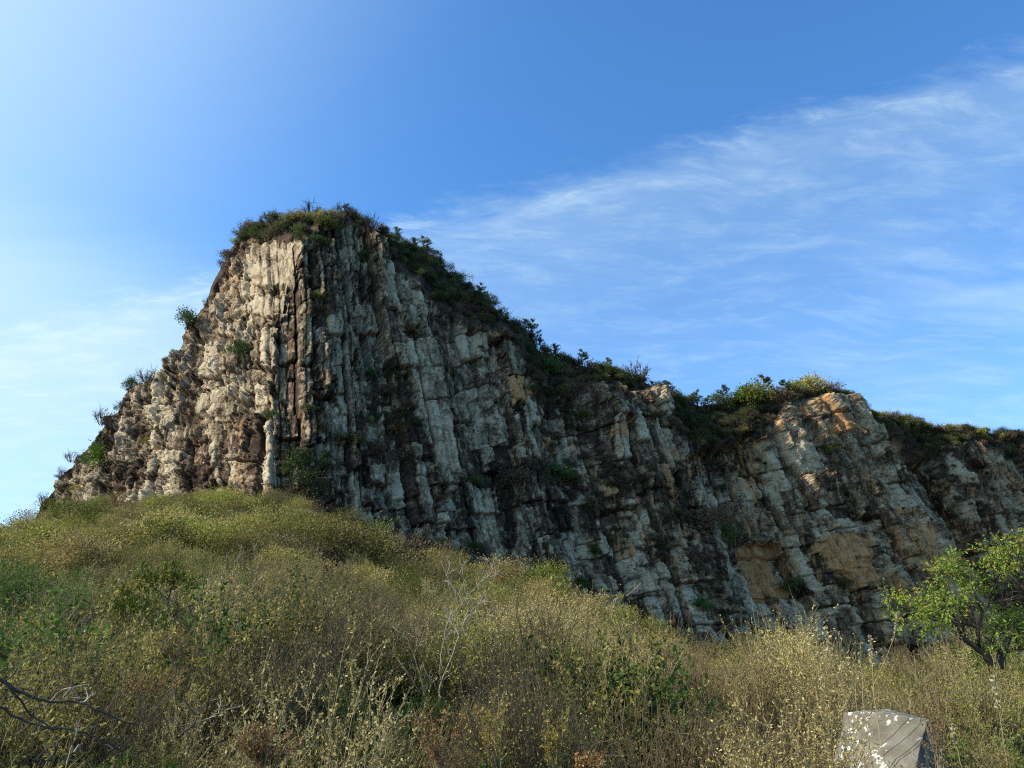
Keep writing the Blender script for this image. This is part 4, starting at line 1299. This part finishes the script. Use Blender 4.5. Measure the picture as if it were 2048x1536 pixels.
sapling('thin_stem', 'tall thin dark stem rising above the scrub near the left middle', 'sapling', (520, 1270), 12.0,
        [[(512, 1250), (510, 1200), (512, 1150), (508, 1100)]], 'twig', (), r=.006, tw=5)
sapling('arching_stem', 'arching bramble stem curling over at the right of the middle slope', 'bramble', (1214, 1400), 10.0,
        [[(1214, 1370), (1219, 1300), (1222, 1240), (1225, 1215), (1232, 1196), (1244, 1188), (1258, 1193)]], 'twig', [(1240, 1192, 5), (1222, 1232, 4)], 'yellowgreen', .005, 3, .03)

def near_shrub(name, label, u, vtop, Y, wpx, mats, stems, leaves, lsz, cat='shrub', spike=.4, twigs=12):
    b = at(u, vtop, Y); zt = b.z; zb = float(terrain_z(b.x, b.y)); H = max(zt-zb, .4); W = wpx/F*Y
    g = shrub(H*1.12, W*1.15, stems, twigs, leaves, lsz, r0=.008, spike=spike, wob=.25)
    return plant(name, g, mats, (b.x, b.y, zb-.05), label, cat)
def near_dome(name, label, u, vtop, Y, wpx, mats, n, lsz, clump=26, tips=0):
    b = at(u, vtop, Y); zb = float(terrain_z(b.x, b.y)); H = max(b.z-zb, .4); W = wpx/F*Y
    g = dome(H*.98, W*1.05, n, lsz, clump=clump, r0=.014)
    if tips: shrub(H*1.05, W*1.15, tips, 9, 9, lsz, r0=.006, spike=.25, gw=g, low=.6)
    return plant(name, g, mats, (b.x, b.y, zb-.05), label, 'shrub')
near_dome('green_shrub', 'large soft green shrub at the left edge of the slope', 45, 1080, 16, 230, (M['twig'], M['green']), 7000, .055, 30)
near_dome('green_shrub', 'green shrub just right of the large one at the left edge', 160, 1150, 17, 150, (M['twig'], M['green']), 4500, .055)
near_dome('seeding_shrub', 'tall pale seeding shrub left of the crooked tree', 1568, 1196, 11, 215, (M['twig'], M['straw']), 8500, .034, 34, 26)
near_shrub('seeding_shrub', 'pale seeding shrub below the crag on the right', 1650, 1312, 10, 150, (M['twig'], M['straw']), 50, 14, .030, spike=.3)
near_shrub('golden_shrub', 'golden leaved shrub at the left of the tall seeding shrub', 1490, 1262, 10.5, 100, (M['twig'], M['gold']), 30, 9, .03)
near_shrub('twiggy_shrub', 'brown twiggy shrub in front of the crooked tree', 1875, 1322, 10, 160, (M['twig'], M['straw']), 60, 7, .028, twigs=14)
near_shrub('golden_shrub', 'yellow green shrub under the crooked tree', 1945, 1330, 9.5, 110, (M['twig'], M['yellowgreen']), 30, 14, .032)
near_shrub('golden_shrub', 'golden tipped bush at the cliff end of the slope', 1045, 1185, 30, 90, (M['twig'], M['gold']), 40, 10, .06)
near_shrub('golden_shrub', 'orange tinged bush against the cliff foot', 895, 1085, 40, 70, (M['twig'], M['gold']), 40, 8, .07)
near_shrub('yellow_shrub', 'yellow bush near the bottom left of the middle', 640, 1180, 20, 70, (M['twig'], M['yellowgreen']), 30, 12, .04)

# larger shrubs one can tell apart in the middle of the slope
BIG = dict(s=('straw', 'straw coloured'), o=('olive', 'olive'), y=('yellowgreen', 'yellow green'), g=('green', 'green'), b=('brown', 'brown'))
BR = {}
for (u, v, Y, k, sc) in [(420, 1180, 26, 'y', 1.2), (560, 1200, 24, 'o', 1.1), (700, 1210, 24, 's', 1.2), (250, 1160, 28, 'o', 1.2), (120, 1215, 14, 'o', 1.1), (30, 1250, 11, 'g', .9), (300, 1290, 12, 's', 1.0), (480, 1265, 15, 'b', 1.0),
        (600, 1250, 17, 'y', 1.0), (760, 1255, 15, 's', 1.0), (690, 1300, 12, 'o', 1.0), (1000, 1255, 22, 's', 1.2), (1100, 1245, 24, 's', 1.3), (1190, 1265, 20, 'y', 1.1), (1300, 1300, 17, 'o', 1.2), (1400, 1320, 15, 'y', 1.1),
        (1040, 1320, 13, 'o', 1.0), (1150, 1330, 12, 's', 1.0), (1270, 1350, 11, 'b', 1.0), (1380, 1370, 10, 's', .9), (230, 1340, 8.5, 's', .8), (100, 1330, 8.5, 'o', .8), (420, 1350, 8.5, 'b', .8), (560, 1360, 8.2, 's', .8), (700, 1390, 7.5, 'o', .75),
        (960, 1390, 7.8, 's', .75), (1100, 1410, 7.4, 'g', .7), (1240, 1420, 7.2, 'o', .7), (1560, 1400, 8.5, 's', .8), (1640, 1440, 7.0, 'b', .6), (1980, 1420, 8, 'o', .8), (1930, 1470, 6.6, 's', .6), (330, 1440, 6.2, 'y', .6), (200, 1490, 5.4, 'g', .5),
        (480, 1450, 6, 'b', .6), (640, 1470, 5.6, 's', .6), (1330, 1470, 6, 's', .6), (1500, 1480, 6, 'y', .55)]:
    a_ = AZ_(u, v); x = a_*Y; z = float(terrain_z(x, Y))-.05; mt_, col_ = BIG[k]
    lb = col_+' rounded shrub on the slope below the cliff'; grp = 'broad shrubs on the near slope, '+col_
    s3 = sc*R.uniform(.9, 1.15)*(1 if Y > 19 else .68)
    if k not in BR:
        BR[k] = plant('broad_shrub', shrub(1.5, 2.3, 46, 13, 15, .038, r0=.008, spike=.1, low=.45), (M['twig'], M[mt_]), (x, Y, z), lb, 'shrub', grp, s=s3)
    else: copy_plant(BR[k], (x, Y, z), lb, grp, R.uniform(0, 6), (s3, s3, s3*R.uniform(.85, 1.1)))

# flowering spikes
def spike_weed(px, Y, label, n=34):
    b = at(px[0][0], px[0][1], Y); b.z = min(b.z, float(terrain_z(b.x, b.y))+.05)
    root = link(bpy.data.objects.new('spike_weed', None)); root.location = b; tag(root, label, 'weed')
    pp = [Vector((0, 0, 0))]+local(poly3(px, Y, 0, 3, .004), b)
    g = Geo(); g.tube(pp, .005, .002)
    link(bpy.data.objects.new('stem', g.mesh('stem', [M['twig']])), root)
    g = Geo(); m = len(pp)
    for k in range(n):
        t = (m-1)*(1-.42*R.random()); i = min(int(t), m-2); p = pp[i].lerp(pp[i+1], t-i)
        for _ in range(3): g.leaf(p+rv(.010), rv(1)+Vector((0, 0, .4)), R.uniform(.016, .032), 1, .7)
    link(bpy.data.objects.new('flower_spike', g.mesh('flower_spike', [M['twig'], M['pale']])), root)
spike_weed([(1712, 1400), (1712, 1330), (1710, 1252)], 7.6, 'tallest upright cream flower spike left of the leaning one')
spike_weed([(1726, 1400), (1723, 1330), (1721, 1285)], 7.3, 'thick cream flower spike right of the tallest upright one')
spike_weed([(1690, 1390), (1658, 1310), (1650, 1255)], 7.6, 'thin flower spike bent left over the seeding shrub')
spike_weed([(1748, 1390), (1745, 1330), (1739, 1272)], 7.8, 'brownish flower spike right of the cream ones')
spike_weed([(1745, 1375), (1775, 1310), (1792, 1262), (1796, 1228)], 7.9, 'long flower spike leaning right towards the crooked tree')
spike_weed([(2010, 1500), (1998, 1420), (1985, 1350)], 7.0, 'pale weed spike under the crooked tree')
spike_weed([(1925, 1536), (1912, 1490), (1905, 1450)], 6.2, 'short weed spike right of the boulder')
spike_weed([(90, 1300), (88, 1250), (84, 1215)], 9., 'weed spike in front of the green shrub at far left')
spike_weed([(158, 1310), (162, 1270), (170, 1235)], 9., 'weed spike leaning right at the left of the slope')
spike_weed([(465, 1180), (475, 1130), (484, 1090)], 11., 'weed spike above the scrub on the left middle slope')
spike_weed([(440, 1190), (452, 1140), (455, 1105)], 12., 'shorter weed spike beside the tall thin dark stem')

# rusty dried ferns along the bottom edge
def fern(u, v, Y, wpx, hpx, label, mat='rust', n=14):
    b = at(u, v, Y); b.z = min(b.z, b.z); H = hpx*1.35/F*Y; W = wpx/F*Y
    zg = float(terrain_z(b.x, b.y)); 
    ws, gl_ = Geo(), Geo()
    low = Vector((0, 0, zg-b.z))
    for k in range(n):
        a = R.uniform(-1, 1)
        d = Vector((a*W/H*.5, R.uniform(-.4, .2), 1))
        pp = [low+Vector((a*.03, 0, 0))]+path(Vector((a*W*.12, R.uniform(-.03, .03), 0)), d, H*R.uniform(.6, 1.1), 6, .12, -.05)
        ws.tube(pp, .003, .0012)
        for i in range(2, 7):
            for _ in range(2):
                q = path(pp[i], rv(1)+Vector((0, 0, .7)), H*.25*(1.1-i/8), 3, .2); ws.tube(q, .0015, .0008)
                for _2 in range(5):
                    gl_.leaf(q[R.randint(1, 3)]+rv(.008), rv(1), R.uniform(.010, .020), 1, .6)
    root = link(bpy.data.objects.new('dried_fern', None)); root.location = b; tag(root, label, 'fern')
    link(bpy.data.objects.new('stem', ws.mesh('stem', [M['twig']])), root)
    tag(link(bpy.data.objects.new('frond', gl_.mesh('frond', [M['twig'], M[mat]])), root), kind='stuff')
fern(530, 1540, 4.3, 130, 62, 'bushy rust red fern at the bottom edge left of the middle', n=26)
fern(878, 1545, 4.2, 90, 90, 'orange dried fern at the bottom edge, left one of the middle pair')
fern(1000, 1545, 4.2, 80, 110, 'tall golden dried fern at the bottom middle', 'gold')
fern(1115, 1545, 4.2, 60, 80, 'golden dried fern right of the tall one', 'gold')
fern(1175, 1550, 4.4, 60, 30, 'small rusty fern right of the golden ones')
fern(1880, 1530, 6.0, 40, 110, 'reddish dried weed standing right of the boulder', 'rust', 10)
fern(300, 1400, 7.0, 200, 60, 'brown rusty brush on the lower left slope', 'rust', 20)
fern(360, 1330, 8.0, 120, 60, 'reddish brown brush below the young leafy tree', 'rust', 20)

# dead branches lying at the lower left
def dead(px, Y, r, label, extra=()):
    b = at(px[0][0], px[0][1], Y)
    root = link(bpy.data.objects.new('dead_branch', None)); root.location = b; tag(root, label, 'branch')
    limb('bough', px, r, r*.35, .4, 'bark', root, Y, b, twigs=4, sides=6, tl=.12)
    for e in extra: limb('side_twig', e, r*.4, .002, .1, 'palewood', root, Y, b, twigs=3, sides=4, tl=.1)
dead([(-20, 1345), (20, 1372), (60, 1392), (100, 1403), (160, 1405), (200, 1422), (240, 1440), (275, 1450)], 4.9, .012, 'dark dead bough reaching in from the left edge', [[(160, 1405), (178, 1398), (165, 1398)], [(100, 1403), (125, 1380), (150, 1374)]])
dead([(10, 1362), (40, 1400), (62, 1430), (95, 1450), (130, 1457), (150, 1455)], 4.7, .007, 'thin dead branch below the dark bough at far left')
dead([(-20, 1405), (20, 1430), (60, 1446), (110, 1458), (150, 1460), (180, 1472), (215, 1484), (250, 1492)], 4.5, .008, 'long grey dead branch lying lowest at the left', [[(150, 1470), (146, 1490), (147, 1505)]])
dead([(358, 1475), (385, 1450), (402, 1425), (412, 1405), (428, 1394)], 5.2, .007, 'crooked dead branch slanting up to the right', [[(398, 1440), (420, 1436), (452, 1420)]])
dead([(60, 1520), (90, 1521), (110, 1518)], 4.2, .006, 'short pale stick near the bottom left corner')

# ------------------------------------------------------------------ boulders
def mat_boulder(lichen):
    mt, n, p = principled('lichen_boulder', .9)
    pos = n.add('ShaderNodeTexCoord').outputs['Object']
    a = n.noise(pos, 5, 5, .6); b = n.noise(pos, 16, 3, .6); c_ = n.noise(pos, 3.2, 2, .5)
    f = n.noise(pos, 60, 3, .7)
    col = n.ramp(n.math('ADD', n.math('MULTIPLY', a, .7), n.math('MULTIPLY', f, .3)), [(.3, (.09, .078, .056)), (.5, (.16, .14, .10)), (.7, (.25, .225, .17))])
    sp = n.math('MULTIPLY', n.maprange(b, .55, .58), n.maprange(c_, .47, .54))
    if lichen: col = n.mix(sp, col, (.52, .50, .42, 1))
    n.set(p, 'Base Color', col)
    bm = n.add('ShaderNodeBump', ins={'Strength': .7, 'Distance': .03, 'Height': n.math('ADD', a, n.math('MULTIPLY', f, .4))})
    n.set(p, 'Normal', bm.outputs[0])
    return mt
M['boulder'] = mat_boulder(True)
M['stone'] = mat_boulder(False)
import bmesh
def boulder(front, back, label, bev=.02, rough_=.03, seed=0, mat='boulder'):
    """front/back: lists of (u, v, distance), same count, matching corners"""
    pts_ = [at(*q) for q in front]+[at(*q) for q in back]
    ctr = sum(pts_, Vector())/len(pts_); ctr.z = min(p.z for p in pts_)
    bm = bmesh.new()
    for p in pts_: bm.verts.new(p-ctr)
    bmesh.ops.convex_hull(bm, input=bm.verts[:])
    bmesh.ops.dissolve_limit(bm, angle_limit=.12, verts=bm.verts[:], edges=bm.edges[:])
    bmesh.ops.bevel(bm, geom=bm.edges[:], offset=bev, segments=2, profile=.6, affect='EDGES')
    bmesh.ops.triangulate(bm, faces=bm.faces[:])
    for _ in range(4): bmesh.ops.subdivide_edges(bm, edges=[e for e in bm.edges if e.calc_length() > .035], cuts=1)
    bmesh.ops.triangulate(bm, faces=bm.faces[:])
    co = np.array([v.co[:] for v in bm.verts]); bm.normal_update()
    nr_ = np.array([v.normal[:] for v in bm.verts])
    d = (fbm(co[:, 0]*4+co[:, 1]*3, co[:, 2]*4-co[:, 1]*2, 50+seed, 5)-.5)*rough_*2
    for v, nn_, dd in zip(bm.verts, nr_, d): v.co += Vector(nn_)*dd
    me = bpy.data.meshes.new('boulder'); bm.to_mesh(me); bm.free(); me.materials.append(M[mat])
    me.polygons.foreach_set('use_smooth', np.ones(len(me.polygons), bool))
    o = link(bpy.data.objects.new('boulder', me)); o.location = ctr
    tag(o, label, 'boulder'); return o
boulder([(1690, 1428, 8.5), (1765, 1424, 8.2), (1854, 1444, 7.8), (1806, 1640, 7.2), (1640, 1640, 7.9)],
        [(1700, 1422, 9.0), (1775, 1418, 8.9), (1862, 1438, 8.6), (1935, 1640, 8.7), (1700, 1600, 9.2)],
        'large angular grey boulder with white lichen spots at the lower right', .012)
# ------------------------------------------------------------------ labels that tell the many shrubs apart
ORD = ['first', 'second', 'third', 'fourth', 'fifth', 'sixth', 'seventh', 'eighth', 'ninth', 'tenth', 'eleventh', 'twelfth', 'thirteenth', 'fourteenth', 'fifteenth',
       'sixteenth', 'seventeenth', 'eighteenth', 'nineteenth', 'twentieth']
def ordw(i): return ORD[i] if i < 20 else 'twenty '+ORD[i-20]
from collections import defaultdict
bins = defaultdict(list)
for o in C.objects:
    gq = o.get('group')
    if not gq or o.parent: continue
    u_, v_ = pix(o.location.x, o.location.y, o.location.z)
    if gq.startswith('shrubs along'):
        seg = ('left flank of the peak' if u_ < 450 else 'flat summit' if u_ < 690 else 'steep right shoulder of the peak' if u_ < 1075 else 'middle ridge' if u_ < 1430 else 'top of the right buttress' if u_ < 1715 else 'far right ridge')
        bins[(seg, gq.split(', ')[1])].append((u_, o))
    else:
        bins[('slope below the cliff' if gq.startswith('rounded') else 'near slope', gq.split(', ')[1])].append((u_, o))
for (seg, col_), lst in bins.items():
    lst.sort(key=lambda q: q[0])
    for i, (u_, o) in enumerate(lst):
        what = 'rounded shrub' if seg.startswith('slope') else 'broad twiggy shrub' if seg.startswith('near') else 'shrub'
        o['label'] = f"{col_} {what} on the {seg}" + ('' if len(lst) == 1 else f", {ordw(i)} from the left")
